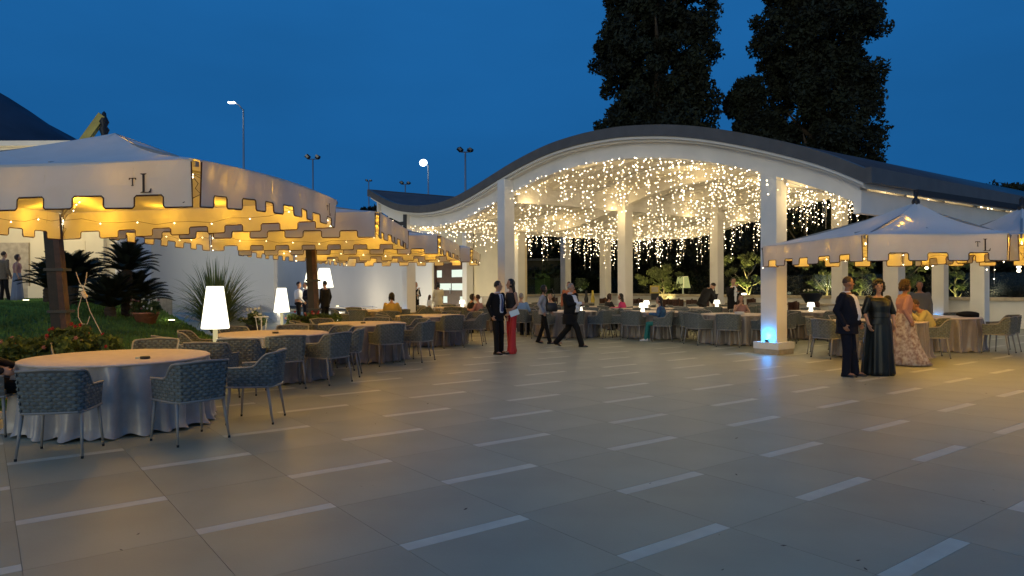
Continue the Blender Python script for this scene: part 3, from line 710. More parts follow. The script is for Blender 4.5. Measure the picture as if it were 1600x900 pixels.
canopy('market_parasol', 'third white parasol on the left between the long wall and the paving', (-6.9, 17.8), (-1.76, 17.35), (-1.62, 21.9), (-6.9, 22.4), 2.80, 2.34, (-4.3, 19.9, 3.4), (), along((-1.76, 17.35), (-1.6, 21.9), (.2, .5, .8), 2.6, (-.08, 0), 1.3), power=85, short='the third white parasol on the left')
canopy('market_parasol', 'farthest white parasol on the left in front of the dark door', (-6.3, 22.6), (-1.25, 22.3), (-1.2, 26.6), (-6.3, 26.9), 2.74, 2.30, (-3.7, 24.6, 3.55), (), power=85, short='the farthest white parasol on the left')
R_LF, R_RF, R_RB, R_LB = (5.62, 11.3), (7.95, 11.3), (8.3, 15.0), (5.32, 15.1)
canopy('market_parasol', 'white parasol with a TL monogram over the tables on the right', R_LF, R_RF, R_RB, R_LB, 2.36, 1.93, (7.35, 12.9, 3.04), (0,), short='the right parasol with the monogram', ridge=((1, 2.0), (0, 1.0)), lights=along(R_LF, R_LB, (.05, .3, .55, .7, .9), 2.24, (.09, 0), 1.2), power=60, logo_side_t=0.80)
canopy('market_parasol', 'white parasol cut off by the right edge of the photo', (8.12, 11.3), (10.6, 11.3), (11.0, 15.0), (8.5, 15.0), 2.36, 1.93, (9.35, 13.0, 2.95), (), power=60, short='the parasol cut off at the right edge')

def mast(label, base, h, lean, w=0.26, arms=()):
    t = thing('parasol_mast', label, 'mast', base, 0, 'wooden parasol masts')
    top = Vector(lean) + Vector((0, 0, h))
    m = MB(); m.beam((0, 0, 0), top, w * 0.62, w * 0.62); m.obj('post', M['darkwood'], t)
    m = MB(); m.beam((w * 0.50, -0.02, 0.1), top * 0.97 + Vector((w * 0.45, -0.02, 0)), w * 0.36, w * 0.5); m.obj('side_plank', M['redwood'], t)
    m = MB(); m.box((w * .25, 0, 0.04), (w * 2.2, w * 2.0, 0.08)); m.obj('base_plate', M['black'], t)
    for z in (h * .35, h * .62): m = MB(); p = top * (z / h); m.box((p.x + w * .22, p.y, p.z), (w * 1.25, w * .9, 0.05)); m.obj('clamp', M['black'], t)
    for a_, b_, wd, mt in arms:
        m = MB(); m.beam(Vector(a_) - Vector(base), Vector(b_) - Vector(base), wd, wd * 1.2); m.obj('arm', M[mt], t)
    m = MB(); m.lathe([(0.07, 0), (0.10, 0.05), (0.05, 0.10), (0.08, 0.17), (0.05, 0.26), (0.0, 0.3)], top, 10); m.obj('finial', M['black'], t, True)
    return t
MZ = lawn_h(-8.45, 13.3)
mast('tall dark wooden mast holding the nearest parasol, wrapped in white cable', (-8.45, 13.3, MZ), 2.9, (-0.22, 0, 0), 0.29)
mast('second dark wooden mast rising from flowers in front of two tall lamps', (-5.10, 18.2, 0), 2.75, (-0.10, 0, 0), 0.26)
t = thing('parasol_arm_hook', 'black metal arm hooked over the top of the farthest left parasol', 'parasol arm', (-3.7, 24.6, 3.72)); m = MB(); m.beam((0, 0, 0), (-1.3, 1.2, -.02), .10, .12); m.beam((0, 0, -.2), (0, 0, .3), .12, .12); m.obj('arm', M['black'], t)
mast('black metal mast of the right hand parasols', (11.2, 14.6, 0), 3.1, (0, 0, 0), 0.2, [((11.2, 14.6, 3.0), (7.35, 12.9, 3.22), 0.09, 'black'), ((11.2, 14.6, 2.95), (9.35, 13.0, 3.06), 0.09, 'black')])
# yellow lit timber strut with black finial above the nearest parasol
t = thing('timber_strut', 'lit yellowish timber arm with a black finial above the nearest parasol', 'strut', at(151, 13.0, 4.45))
M['yellowwood'] = mat('yellow_lit_wood', (0.50, 0.38, 0.07), 0.5, var=0.2, scale=6)  # yellow light on the timber put into its raised base colour
m = MB(); m.beam((-0.36, 0, -0.42), (0.14, 0, 0.26), 0.10, 0.14); m.obj('timber', M['yellowwood'], t)
m = MB(); m.lathe([(0.10, -.22), (0.05, -.10), (0.09, 0.0), (0.05, 0.06), (0.085, 0.14), (0.04, 0.24), (0.035, 0.30), (0, 0.34)], (0.16, 0.0, 0.0), 10); m.obj('finial', M['black'], t, True)
# cables hanging beside the mast
t = thing('power_cable', 'looped beige power cable with inline connector hanging beside the nearest mast', 'cable', (0, 0, 0))
zz = lambda y: EYE + (447 - y) / 1107.7 * 12.9
cc = [(119, 425), (124, 440), (131, 452), (126, 468), (122, 482), (122, 495), (128, 506), (136, 506), (140, 494)]
m = MB(); m.tube([at(x, 12.9, zz(y)) for x, y in cc], 0.007, 5); m.obj('cable', M['topcloth'], t)
cc = [(136, 425), (134, 440), (130, 452), (134, 465), (140, 485), (150, 505), (160, 525), (170, 545)]
m = MB(); m.tube([at(x, 12.88, zz(y)) for x, y in cc], 0.007, 5); m.obj('cable', M['topcloth'], t)
m = MB(); m.beam(at(129, 12.85, zz(455)), at(135, 12.85, zz(465)), 0.06, 0.05); m.obj('connector', M['topcloth'], t)

# ================================================================== CHAIRS
def chair_path(s):       # s in 0..1 along the U from the right arm tip round the back to the left arm tip
    pts = [(0.285, 0.235), (0.292, 0.0), (0.290, -0.17), (0.262, -0.245), (0.20, -0.268), (0.0, -0.285), (-0.20, -0.268), (-0.262, -0.245), (-0.290, -0.17), (-0.292, 0.0), (-0.285, 0.235)]
    L_ = [0]
    for a, b in zip(pts[:-1], pts[1:]): L_.append(L_[-1] + math.dist(a, b))
    q = s * L_[-1]
    return np.interp(q, L_, [p[0] for p in pts]), np.interp(q, L_, [p[1] for p in pts])
def chair_top(s):
    e = abs(s - 0.5) * 2
    return float(np.interp(e, [0, 0.42, 0.47, 0.60, 0.66, 1.0], [0.825, 0.805, 0.79, 0.665, 0.648, 0.640]))
def chair_pt(s, z):
    x, y = chair_path(s); e = abs(s - .5) * 2; k = (z - 0.44) / 0.36
    x *= 1 + 0.10 * k; y = y - 0.055 * k * max(0, 1 - e * 1.3) + (0.0 if e < .9 else 0)
    x *= 0.93; return Vector((x, y, z))
ZB = 0.435
sh = MB(); P = []; F = []; n = 60
for i in range(n + 1):
    s = i / n; zt = chair_top(s)
    for j in range(5):
        p = chair_pt(s, ZB + (zt - ZB) * j / 4); P.append(p)
for i in range(n):
    for j in range(4): F.append((i * 5 + j, (i + 1) * 5 + j, (i + 1) * 5 + j + 1, i * 5 + j + 1))
sh.add(P, F)
wv = MB(); rowh = 0.033; ncell = 19
for r_ in range(12):
    for c in range(ncell + 1):
        s = (c + (0.5 if r_ % 2 else 0)) / ncell
        if s < 0.02 or s > 0.98: continue
        z = ZB + 0.016 + r_ * rowh
        if z > chair_top(s) - 0.012: continue
        c0 = chair_pt(s, z); tx = chair_pt(min(1, s + .01), z) - chair_pt(max(0, s - .01), z); tx.normalize(); nrm = tx.cross(Vector((0, 0, 1))); hw = 0.039; hh = 0.0195
        ring = [c0 + tx * hw * a + Vector((0, 0, hh * b)) for a, b in ((-1, 0), (-.5, -1), (.5, -1), (1, 0), (.5, 1), (-.5, 1))]
        wv.add([c0 + nrm * 0.013, c0 - nrm * 0.013] + ring, [(0, 2 + k, 2 + (k + 1) % 6) for k in range(6)] + [(1, 2 + (k + 1) % 6, 2 + k) for k in range(6)])
def make_chair():
    t = thing('woven_armchair', 'x', 'chair')
    o = wv.obj('woven_shell', M['rope'], t); o['kind'] = 'stuff'
    sh.obj('shell_backing', M['shellback'], t, True)
    m = MB(); m.tube([chair_pt(i / 40, chair_top(i / 40) + 0.004) for i in range(41)], 0.0125, 6); m.obj('top_rail', M['frame'], t, True)
    m = MB(); pp = [chair_pt(i / 24, ZB - 0.01) for i in range(25)]; m.tube(pp, 0.013, 6); m.beam(pp[0], pp[-1], 0.026, 0.026); m.obj('seat_rail', M['frame'], t)
    m = MB(); ring = []
    for dz, k in ((0, .93), (0.02, 1.0), (0.055, 1.0), (0.07, .9)):
        ring.append([(0.245 * k * x, 0.245 * k * y - .01, 0.43 + dz) for x, y in ((-1, -.9), (-.9, -1), (.9, -1), (1, -.9), (1, .85), (.9, .95), (-.9, .95), (-1, .85))])
    m.loft(ring); m.obj('cushion', M['cushion'], t)
    for sx, sy in ((1, 1), (-1, 1), (1, -1), (-1, -1)):
        m = MB(); top = Vector((sx * 0.245, 0.215 if sy > 0 else -0.20, 0.44)); bot = Vector((sx * 0.275, 0.245 if sy > 0 else -0.27, 0.012))
        m.tube([bot, top], [0.011, 0.018], 7); lg = m.obj('leg', M['frame'], t, True)
        m = MB(); m.tube([bot - Vector((0, 0, 0.012)), bot + Vector((0, 0, .012))], 0.0125, 7); m.obj('foot_cap', M['foot'], lg)
    return t
chair0 = make_chair(); CT = tree_of(chair0); chair_used = []
def side_word(fx, fy):
    a = math.degrees(math.atan2(fy, fx)) % 360
    return ['right', 'far right', 'behind', 'far left', 'left', 'near left', 'in front', 'near right'][int((a + 22.5) // 45) % 8]
def place_chair(tab, ang, dist, tname, turn=0.0, extra=None):
    cx, cy = tab[0] + math.cos(R(ang)) * dist, tab[1] + math.sin(R(ang)) * dist
    rz = math.atan2(tab[1] - cy, tab[0] - cx) - PI / 2 + turn
    z = max(0, lawn_h(cx, cy))
    lab = 'woven armchair %s of %s' % (side_word(math.cos(R(ang)), math.sin(R(ang))), tname)
    if lab in chair_used:
        for w in (', turned slightly', ', next along', ', third along', ', fourth along'):
            if lab + w not in chair_used: lab += w; break
    chair_used.append(lab)
    if len(chair_used) == 1:
        chair0.location = (cx, cy, z); chair0.rotation_euler = (0, 0, rz); chair0['label'] = lab; chair0['group'] = 'woven armchairs round the tables'; return chair0
    return dup(chair0, (cx, cy, z), rz, lab, 'woven armchairs round the tables', CT)

# ================================================================== TABLES
def cloth_meshes(seed, rad, H=0.765):
    rg = random.Random(seed); nA, nZ = 220, 12; P = []; F = []
    k1, k2, k3 = rg.randint(15, 18), rg.randint(23, 27), rg.randint(35, 41); ph = [rg.uniform(0, 6.28) for _ in range(4)]
    m = MB()
    for j in range(nZ + 1):
        f = j / nZ; z = H - 0.004 - f * (H - 0.012)
        for i in range(nA):
            a = 2 * PI * i / nA
            w = 0.55 * math.sin(k1 * a + ph[0] + 0.5 * f) + 0.35 * math.sin(k2 * a + ph[1] - 0.6 * f) + 0.18 * math.sin(k3 * a + ph[2] + f)
            w = math.copysign(abs(w) ** 0.65, w)
            r_ = rad - 0.008 + 0.085 * min(1, f * 4.0) ** 0.6 * (0.6 + .4 * f) * (w - .15) + 0.03 * f + (0.055 * max(0, f - 0.9) * 10 * (0.6 + 0.4 * math.sin(5 * a + ph[3])) if f > 0.9 else 0)
            zz = z + (0.015 * (1 + math.sin(k2 * a + ph[3])) if f > 0.98 else 0)
            P.append((r_ * math.cos(a), r_ * math.sin(a), zz))
    for j in range(nZ):
        for i in range(nA): F.append((j * nA + i, (j + 1) * nA + i, (j + 1) * nA + (i + 1) % nA, j * nA + (i + 1) % nA))
    m.add(P, F, 0)
    m2 = MB(); m2.lathe([(0.02, 0.004), (rad * 0.5, 0.004), (rad - 0.01, 0.003), (rad + 0.003, -0.004), (rad + 0.004, -0.02)], (0, 0, H), 96)
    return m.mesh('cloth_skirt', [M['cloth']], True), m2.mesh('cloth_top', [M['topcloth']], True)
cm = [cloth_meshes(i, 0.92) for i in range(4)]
tb_meshes = None
tb1 = MB(); tb1.lathe([(0.0, 0.715), (0.90, 0.715), (0.90, 0.752), (0.0, 0.752)], n=40)
tb2 = MB(); tb2.lathe([(0.28, 0), (0.28, 0.03), (0.05, 0.06), (0.05, 0.70), (0.2, 0.714)], n=14)
tbm = (tb1.mesh('tabletop', [M['stone']]), tb2.mesh('pedestal', [M['black']]))
TABS = []
def table(px, D_, name, chairs, off=0, dist=1.12, idx=0, miss=()):
    p = at(px, D_); TABS.append((p, name))
    t = thing('round_table', 'round table under the cloth of ' + name, 'table', (p.x, p.y, 0), 0, 'round banquet tables')
    link('tabletop', tbm[0], t); link('pedestal', tbm[1], t)
    c = thing('tablecloth', 'taupe cloth draped over ' + name, 'tablecloth', (p.x, p.y, 0), random.uniform(0, 6), 'taupe tablecloths')
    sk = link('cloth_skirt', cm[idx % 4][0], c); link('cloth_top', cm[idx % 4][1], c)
    if px == 184: sk.data = sk.data.copy(); sk.data.materials[0] = M['skylitcloth']; c.scale = (1.06, 1.06, 1); t.scale = (1.06, 1.06, 1)
    if isinstance(chairs, int): angs = [(off + 360 / chairs * k) for k in range(chairs)]
    else: angs = chairs
    rg = random.Random(idx * 11 + 3)
    for k, a in enumerate(angs):
        if k in miss: continue
        place_chair((p.x, p.y), a[0], a[1], name) if isinstance(a, tuple) else place_chair((p.x, p.y), a + rg.uniform(-3, 3), dist + rg.uniform(-.03, .12), name, R(rg.uniform(-9, 9)))
    return p
t1 = table(184, 8.2, 'the nearest table on the left', [(-79, 1.52), (-36, 1.52), (4, 1.55), (105, 1.75), (133, 1.9), (198, 1.45)], dist=1.22, idx=0)
t2 = table(426, 12.1, 'the second table on the left', [(-132, 1.6), (-91, 2.35), (-86, 1.70), (-64, 1.28), -27, 10, 50, 92, 140, 188], dist=1.18, idx=1)
t3 = table(566, 15.1, 'the third table on the left', [-100, -55, -15, 35, 90, 140, 185, 230], dist=1.16, idx=2)
t4 = table(672, 18.9, 'the fourth table on the left', 8, -15, idx=3)
t5 = table(716, 25.6, 'the table under the lit lamp before the door', 7, 10, idx=0)
t6 = table(800, 24.6, 'the table behind the couple beside the second column', 7, -60, idx=1)
t7 = table(885, 21.6, 'the table behind the walking man', 8, -85, idx=2)
t8 = table(1022, 21.0, 'the two lamp table by the girl in blue', [-128, -95, -55, 0, 40, 92, 135, 178], 0, idx=3)
t9 = table(1150, 18.9, 'the table just left of the foremost column', 8, -68, idx=0)
t10 = table(1268, 20.6, 'the lamp lit table right of the foremost column', 7, -35, idx=1)
t11 = table(870, 28.2, 'the back table near the men with red scarf', 7, 20, idx=2)
t12 = table(960, 26.0, 'the back table of the woman in magenta', 7, 40, idx=3)
t13 = table(1112, 24.4, 'the back table with a lit lamp and bending man', 7, 0, idx=0)
t14 = table(1195, 26.2, 'the back table behind the foremost column', 7, 30, idx=1)
t15 = table(1374, 15.3, 'the table behind the standing couple on the right', [-165, -120, 100, 150, 195], 0, idx=2)
t16 = table(1464, 16.9, 'the table of the seated man in yellow', [-20, -58, -112, 40, 95, 150], 0, dist=1.2, idx=3)
t17 = table(1330, 24.0, 'the table behind the man in navy', 6, 0, idx=0)
t18 = table(590, 23.0, 'the table beside the man in a black suit', 6, 15, idx=1)

# small things on tables
def mini_lamp(px, D_, lab):
    p = at(px, D_, 0.768); t = thing('table_lamp', lab, 'table lamp', p, 0, 'small white table lamps')
    m = MB(); m.lathe([(0.055, 0), (0.06, 0.02), (0.045, 0.10), (0.05, 0.13)], n=14); m.obj('base', M['minishade'], t, True)
    m = MB(); m.lathe([(0.105, 0.13), (0.11, 0.14), (0.085, 0.255), (0.0, 0.26)], n=16); m.obj('lamp_shade', M['minishade'], t, True)
    light('lamp_glow', 'POINT', (0, 0, 0.33), 4, (1, .82, .5), t, 0.08)
mini_lamp(722, 25.4, 'small glowing lamp on the table before the dark door')
mini_lamp(907, 21.5, 'small glowing lamp on the table behind the walking man')
mini_lamp(1004, 20.7, 'nearer of two small glowing lamps by the girl in blue')
mini_lamp(1010, 23.6, 'farther of two small glowing lamps by the girl in blue'); 
mini_lamp(1120, 24.0, 'small glowing lamp left of the woman with curly hair')
mini_lamp(1267, 20.5, 'small glowing lamp on the table right of the foremost column')
t = thing('round_table', 'round banquet table hidden behind the girl in blue', 'table', at(1012, 23.8), 0, 'round banquet tables'); link('tabletop', tbm[0], t); link('pedestal', tbm[1], t)
c = thing('tablecloth', 'floor length taupe cloth on the table behind the girl in blue', 'tablecloth', at(1012, 23.8), 0, 'taupe tablecloths'); link('cloth_skirt', cm[1][0], c); link('cloth_top', cm[1][1], c)
def put(name, lab, cat, p, mb, mt, smooth=True): return tag(mb.obj(name, mt, None, smooth, p), lab, cat)
p = at(226, 7.9, 0.769); m = MB(); m.lathe([(0.05, 0), (0.055, 0.01), (0.05, 0.028), (0.035, 0.022), (0, 0.02)], n=16); put('ashtray', 'small dark ashtray on the nearest table', 'ashtray', p, m, M['black'])
p = at(219, 7.95, 0.769); m = MB(); m.box((0, 0, 0.008), (0.10, 0.06, 0.016), 0.4); put('card_packet', 'small white packet beside the ashtray on the nearest table', 'packet', p, m, M['strip'], False)
p = at(430, 12.0, 0.769); m = MB(); m.lathe([(0.05, 0), (0.055, 0.01), (0.05, 0.028), (0.035, 0.022), (0, 0.02)], n=16); put('ashtray', 'small dark ashtray on the second table on the left', 'ashtray', p, m, M['black'])
p = at(567, 15.0, 0.769); m = MB(); m.lathe([(0.05, 0), (0.055, 0.01), (0.05, 0.028), (0.035, 0.022), (0, 0.02)], n=16); put('ashtray', 'small dark ashtray on the third table on the left', 'ashtray', p, m, M['black'])
p = at(1155, 18.5, 0.769)
t = thing('plate_stack', 'stack of white plates on the table just left of the foremost column', 'plates', p)
for k in range(5): m = MB(); m.lathe([(0.06, 0), (0.13, 0.012), (0.125, 0.018), (0, 0.012)], (0.01 * (k % 2), 0, k * 0.014), 20); m.obj('plate', M['shirt'], t, True)
p = at(1512, 16.6, 0.42); m = MB(); m.ell((0, 0, 0.42), (0.28, 0.12, 0.07)); m.ell((0.12, .02, 0.38), (0.16, 0.1, 0.08)); put('black_jacket', 'crumpled black jacket hung over the armchair on the far right', 'jacket', p, m, M['suitblack'])

# glowing standard lamps
def floor_lamp(px, D_, lab, hb, hs, rb, rt_, power, z0=0.0, mt='shade'):
    t = thing('standard_lamp', lab, 'lamp', at(px, D_, z0), 0, 'tall white standard lamps')
    m = MB(); m.lathe([(0.14, 0), (0.14, 0.025), (0.03, 0.04)], n=18); m.obj('base', M['white'], t, True)
    m = MB(); m.tube([(0, 0, 0.03), (0, 0, hb + .02)], [0.038, 0.032], 10); m.obj('stem', M['shadestem'], t, True)
    m = MB(); m.lathe([(rb * .3, hb), (rb, hb), (rb + .004, hb + .012), (rt_, hb + hs), (rt_ * .96, hb + hs + .008), (0, hb + hs + .008)], n=28); m.obj('lamp_shade', M[mt], t, True)
    light('lamp_glow', 'POINT', (0, 0, hb - 0.12), power, (1, .86, .55), t, 0.08)
floor_lamp(336, 10.2, 'tall glowing white lamp behind the nearest table', 0.965, 0.60, 0.188, 0.115, 9)
floor_lamp(440, 17.3, 'glowing white lamp left of the men standing on the lawn', 0.93, 0.58, 0.185, 0.11, 9)
floor_lamp(488, 28.0, 'left one of two big glowing lamps behind the second mast', 1.45, 0.74, 0.34, 0.20, 60)
floor_lamp(507, 27.0, 'right one of two big glowing lamps behind the second mast', 1.50, 0.72, 0.33, 0.20, 60)
floor_lamp(1067, 38.5, 'large dim yellow lamp in the garden behind the windbreak', 1.35, 0.62, 0.40, 0.28, 6, 0, 'shadeyellow')
# ================================================================== FLOODLIGHT POLES
def pole(px, D_, ytop, lab, heads, lit=False):
    h = EYE + (445 - ytop) / 1107.7 * D_
    t = thing('floodlight_pole', lab, 'light pole', at(px, D_, 0))
    m = MB(); m.tube([(0, 0, 0), (0, 0, h)], [0.14, 0.07], 8); m.obj('pole', M['metalgrey'], t, True)
    if heads == 'arm':
        m = MB(); m.tube([(0, 0, h - .1), (-0.35, 0, h + 0.35), (-0.75, 0, h + .55)], 0.05, 6); m.obj('arm', M['metalgrey'], t, True)
        m = MB(); m.box((-0.95, 0, h + .60), (0.75, 0.32, 0.10), 0, 0, 0.8); m.obj('lamp_housing', M['metalgrey'], t)
        m = MB(); m.box((-0.95, -0.02, h + .535), (0.60, 0.30, 0.03)); m.box((-0.95, -0.17, h + .575), (0.55, 0.02, 0.09)); m.obj('lens', M['ledcold'], t)
    elif heads == 'bright':
        m = MB(); m.tube([(0, 0, h - .1), (-0.2, 0, h + 0.2), (-0.4, 0, h + .25)], 0.05, 6); m.obj('arm', M['metalgrey'], t, True)
        m = MB(); m.ell((-0.5, -0.12, h + .22), (0.40, 0.16, 0.36)); m.obj('lens', M['ledcold'], t, True)
        m = MB(); m.box((-0.5, 0.05, h + .30), (0.6, 0.3, 0.3)); m.obj('lamp_housing', M['metalgrey'], t)
    else:
        s = heads
        m = MB(); m.beam((-0.5 * s, 0, h), (0.5 * s, 0, h), 0.07, 0.07); m.obj('crossbar', M['black'], t)
        for sx in (-1, 1):
            m = MB(); m.beam((sx * 0.55 * s - .18 * s, -0.1, h + 0.42 * s * (1 if sx < 0 else .7)), (sx * 0.55 * s + .15 * s, 0.1, h + 0.12 * s), 0.6 * s, 0.28 * s); f = m.obj('floodlight', M['black'], t)
            m = MB(); m.beam((sx * 0.55 * s - .12 * s, -0.32 * s - .1, h + 0.38 * s), (sx * 0.55 * s + .12 * s, -0.32 * s - .1, h + 0.12 * s), 0.02, 0.24 * s); m.obj('lens', M['lens_grey'], f)
            m = MB(); m.beam((sx * 0.5 * s, 0, h), (sx * 0.5 * s, 0, h + .2 * s), 0.05, 0.05); m.obj('bracket', M['black'], t)
    return t
pole(382, 60, 170, 'tall pole with one lit white street lamp above the left parasols', 'arm')
pole(490, 70, 248, 'dark twin floodlight pole above the second left parasol', 0.9)
pole(634, 85, 288, 'short dark twin floodlight pole above the left roof tip', 0.75)
pole(670, 75, 258, 'pole with a single glaring white lamp above the left roof tip', 'bright')
pole(728, 58, 238, 'dark twin floodlight pole rising left of the roof crest', 0.75)
pole(577, 95, 278 + 5, 'faint distant twin floodlight pole at the end of the left parasols', 0.5)

# ================================================================== VEGETATION
def leafcloud(name, cen, rad, nper, size, mt, parent, flat=0.75):
    k = len(cen); n = k * nper
    c = np.repeat(cen, nper, 0); r_ = np.repeat(rad, nper)
    d = RNG.normal(size=(n, 3)); d /= np.linalg.norm(d, axis=1)[:, None]
    rr = RNG.random(n) ** 0.45
    p = c + d * (rr * r_)[:, None] * np.array([1, 1, flat])
    a = RNG.normal(size=(n, 3)); a /= np.linalg.norm(a, axis=1)[:, None]
    b = np.cross(a, RNG.normal(size=(n, 3))); b /= np.linalg.norm(b, axis=1)[:, None]
    s = size * (0.6 + 0.8 * RNG.random(n))[:, None]
    q = np.empty((n, 4, 3)); q[:, 0] = p - a * s; q[:, 1] = p - b * s * 0.45; q[:, 2] = p + a * s; q[:, 3] = p + b * s * 0.45
    return fastmesh(name, q.reshape(-1, 3), 4, [M[mt]], parent)
def limbs(mb, base, top, r0, nl, reach, zfrom=.35, mtn=None):
    base, top = Vector(base), Vector(top); path = [base.lerp(top, i / 6) + Vector((random.uniform(-.1, .1), random.uniform(-.1, .1), 0)) * r0 * 3 * (i > 0) for i in range(7)]
    mb.tube(path, [r0 * (1 - 0.8 * i / 6) for i in range(7)], 9)
    for k in range(nl):
        s = zfrom + (1 - zfrom) * k / nl; p = base.lerp(top, s); a = k * 2.4 + random.uniform(-.4, .4); L_ = reach * random.uniform(.6, 1)
        e = p + Vector((math.cos(a) * L_, math.sin(a) * L_, L_ * random.uniform(.5, 1.1))); mid = p.lerp(e, .5) + Vector((0, 0, -L_ * .08))
        mb.tube([p, mid, e], [r0 * 0.42 * (1 - s * .6), r0 * .25, r0 * .06], 6)
def poplar(px, D_, H, prof, lab, extra=()):
    b = at(px, D_); t = thing('poplar_tree', lab, 'tree', b)
    m = MB(); limbs(m, (0, 0, 0), (0.2, 0, H * .95), 0.55, 26, 2.6, .12); m.obj('trunk', M['bark'], t, True)
    cen = []; rad = []
    zs_ = [p[0] for p in prof]; xl = [p[1] for p in prof]; xr = [p[2] for p in prof]
    n = 0
    while n < 620:
        z = random.uniform(zs_[0], H); l_, r_ = np.interp(z, zs_, xl), np.interp(z, zs_, xr); c0 = (l_ + r_) / 2; hw = (r_ - l_) / 2
        a = random.uniform(0, 2 * PI); q = math.sqrt(random.random()); rr = random.uniform(.38, .8)
        cen.append((c0 + (hw - rr * .65) * q * math.cos(a), (hw - rr * .6) * q * math.sin(a), z)); rad.append(rr); n += 1
    for (ex, ez, er, k) in extra:
        for _ in range(k): a = random.uniform(0, 6.28); q = random.random() ** .5 * er; cen.append((ex + q * math.cos(a) * .8, random.uniform(-er, er) * .6, ez + q * math.sin(a))); rad.append(random.uniform(.3, .6))
    leafcloud('crown', np.array(cen), np.array(rad), 190, 0.145, 'leafdark', t, 1.0)
# silhouettes measured in metres off the trunk line
k_ = 42 / 1107.7
def pr_(rows, px): return [(EYE + (444 - y) * k_, (a - px) * k_, (b - px) * k_) for y, a, b in rows][::-1]
poplar(1028, 42, 25, [(25.5, -1, 1)] and pr_([(-170, 1000, 1040), (-60, 950, 1110), (0, 938, 1122), (40, 940, 1132), (70, 922, 1126), (105, 922, 1122), (150, 936, 1124), (175, 924, 1128), (210, 920, 1124), (300, 930, 1110)], 1028), 'tall dark poplar standing behind the crest of the wavy roof')
poplar(1270, 44, 26, pr_([(-180, 1240, 1300), (-60, 1185, 1375), (0, 1175, 1382), (55, 1166, 1384), (90, 1190, 1388), (130, 1200, 1378), (180, 1195, 1382), (215, 1190, 1392), (300, 1190, 1370)], 1270), 'taller dark poplar on the right behind the roof with a low side lobe', [((1160 - 1270) * k_, EYE + (444 - 145) * k_, 1.25, 55), ((1175 - 1270) * k_, EYE + (444 - 190) * k_, 1.3, 45)])
def bushtree(px, D_, H, W, lab, mt='leafdark', tr='bark', z0=0, nk=70, leaf=0.12, low=.25, npl=70, dy=1.0, cat='tree', name='garden_tree', group=None):
    t = thing(name, lab, cat, at(px, D_, z0), 0, group)
    m = MB(); limbs(m, (0, 0, 0), (random.uniform(-.3, .3), 0, H * .7), 0.05 * H ** .7, 9, W * .30, .25); m.obj('trunk', M[tr], t, True)
    cen = []; rad = []
    for _ in range(nk):
        z = H * (low + (1 - low) * random.random()); f = 1 - abs((z / H - (low + 1) / 2) / ((1 - low) / 2)) ** 2.5
        a = random.uniform(0, 6.28); q = math.sqrt(random.random()) * W / 2 * max(.25, f); cen.append((q * math.cos(a), q * math.sin(a) * dy, z)); rad.append(random.uniform(.10, .22) * min(W, H) * .55)
    leafcloud('crown', np.array(cen), np.array(rad), npl, leaf, mt, t)
    return t
g_ = 'dark trees behind the pavilion'
for i, (px, D_, H, W) in enumerate([(835, 44, 6.0, 5.5), (905, 45, 6.6, 5.5), (985, 43, 8.2, 6.5), (1085, 41, 8.8, 7), (1180, 39, 8.8, 7), (1262, 37, 8.2, 6.5), (1345, 36, 6.9, 6), (1432, 36, 5.0, 5.5), (1520, 35, 5.0, 5.5), (1600, 34, 6.2, 5.5), (1690, 34, 6.0, 6)]):
    bushtree(px, D_, H, W, 'dense dark evergreen tree behind the pavilion, %s from the left' % ['first', 'second', 'third', 'fourth', 'fifth', 'sixth', 'seventh', 'eighth', 'ninth', 'tenth', 'eleventh'][i], nk=110, low=.08, npl=70, leaf=0.15, group=g_)
olv = [(1036, 36.5, 2.5, 2.6, 'lit olive tree with a curved pale trunk beside the yellow garden lamp'), (1166, 34, 3.0, 3.0, 'brightly lit olive tree left of the foremost column'), (1287, 32.5, 2.8, 2.4, 'lit olive tree above the bowl planter on the ledge'), (1340, 31.5, 2.6, 2.0, 'lit olive tree between the standing couple on the right'), (1420, 31, 2.9, 2.2, 'dimly lit olive tree behind the woman in pink'), (1494, 30, 2.7, 1.9, 'lit olive tree under the logo of the right parasol')]
for i, (px, D_, H, W, lab) in enumerate(olv):
    t = bushtree(px, D_, H, W, lab, 'leafolive', 'palebark', nk=26, leaf=0.075, low=.5, npl=85, group='uplit olive trees')
    p = at(px, D_)
    d_ = p - PO; 
    g2 = thing('garden_uplight', 'small garden uplight at the foot of the %s lit olive tree from the left' % ['first', 'second', 'third', 'fourth', 'fifth', 'sixth'][i], 'uplight', (p.x - .35, p.y - .75, 0), 0, 'garden uplights'); m = MB(); m.lathe([(0.06, -.05), (0.06, 0.16), (0.05, 0.17)], n=10); m.obj('lamp_body', M['black'], g2)
    m = MB(); m.lathe([(0.045, 0.171), (0.04, 0.19)], n=10); m.obj('lens', M['uplamp'], g2)
    l = light('uplight', 'SPOT', (0, 0, 0.25), [150, 700, 230, 260, 90, 230][i], (1.0, .83, .30), g2, 0.05, None, 95, .6); aim(l, (0.2, .6, 2.0))
# long dark hedge
hg = thing('hedge', 'long dark clipped hedge closing the garden behind the pavilion', 'hedge')
cen = []; rad = []
for k in range(800):
    s = random.random(); a = at(800, 47); b = Vector((34, 30, 0)); p = a.lerp(b, s); cen.append((p.x + random.uniform(-.7, .7), p.y + random.uniform(-.7, .7), random.uniform(0, 6.3))); rad.append(random.uniform(.35, .7))
leafcloud('foliage', np.array(cen), np.array(rad), 110, 0.13, 'leafdark', hg)
m = MB(); a = at(800, 47.3); m.beam((a.x, a.y, 3.0), (34.2, 30.2, 3.0), 0.5, 6.0); m.obj('woody_core', M['soil'], hg)
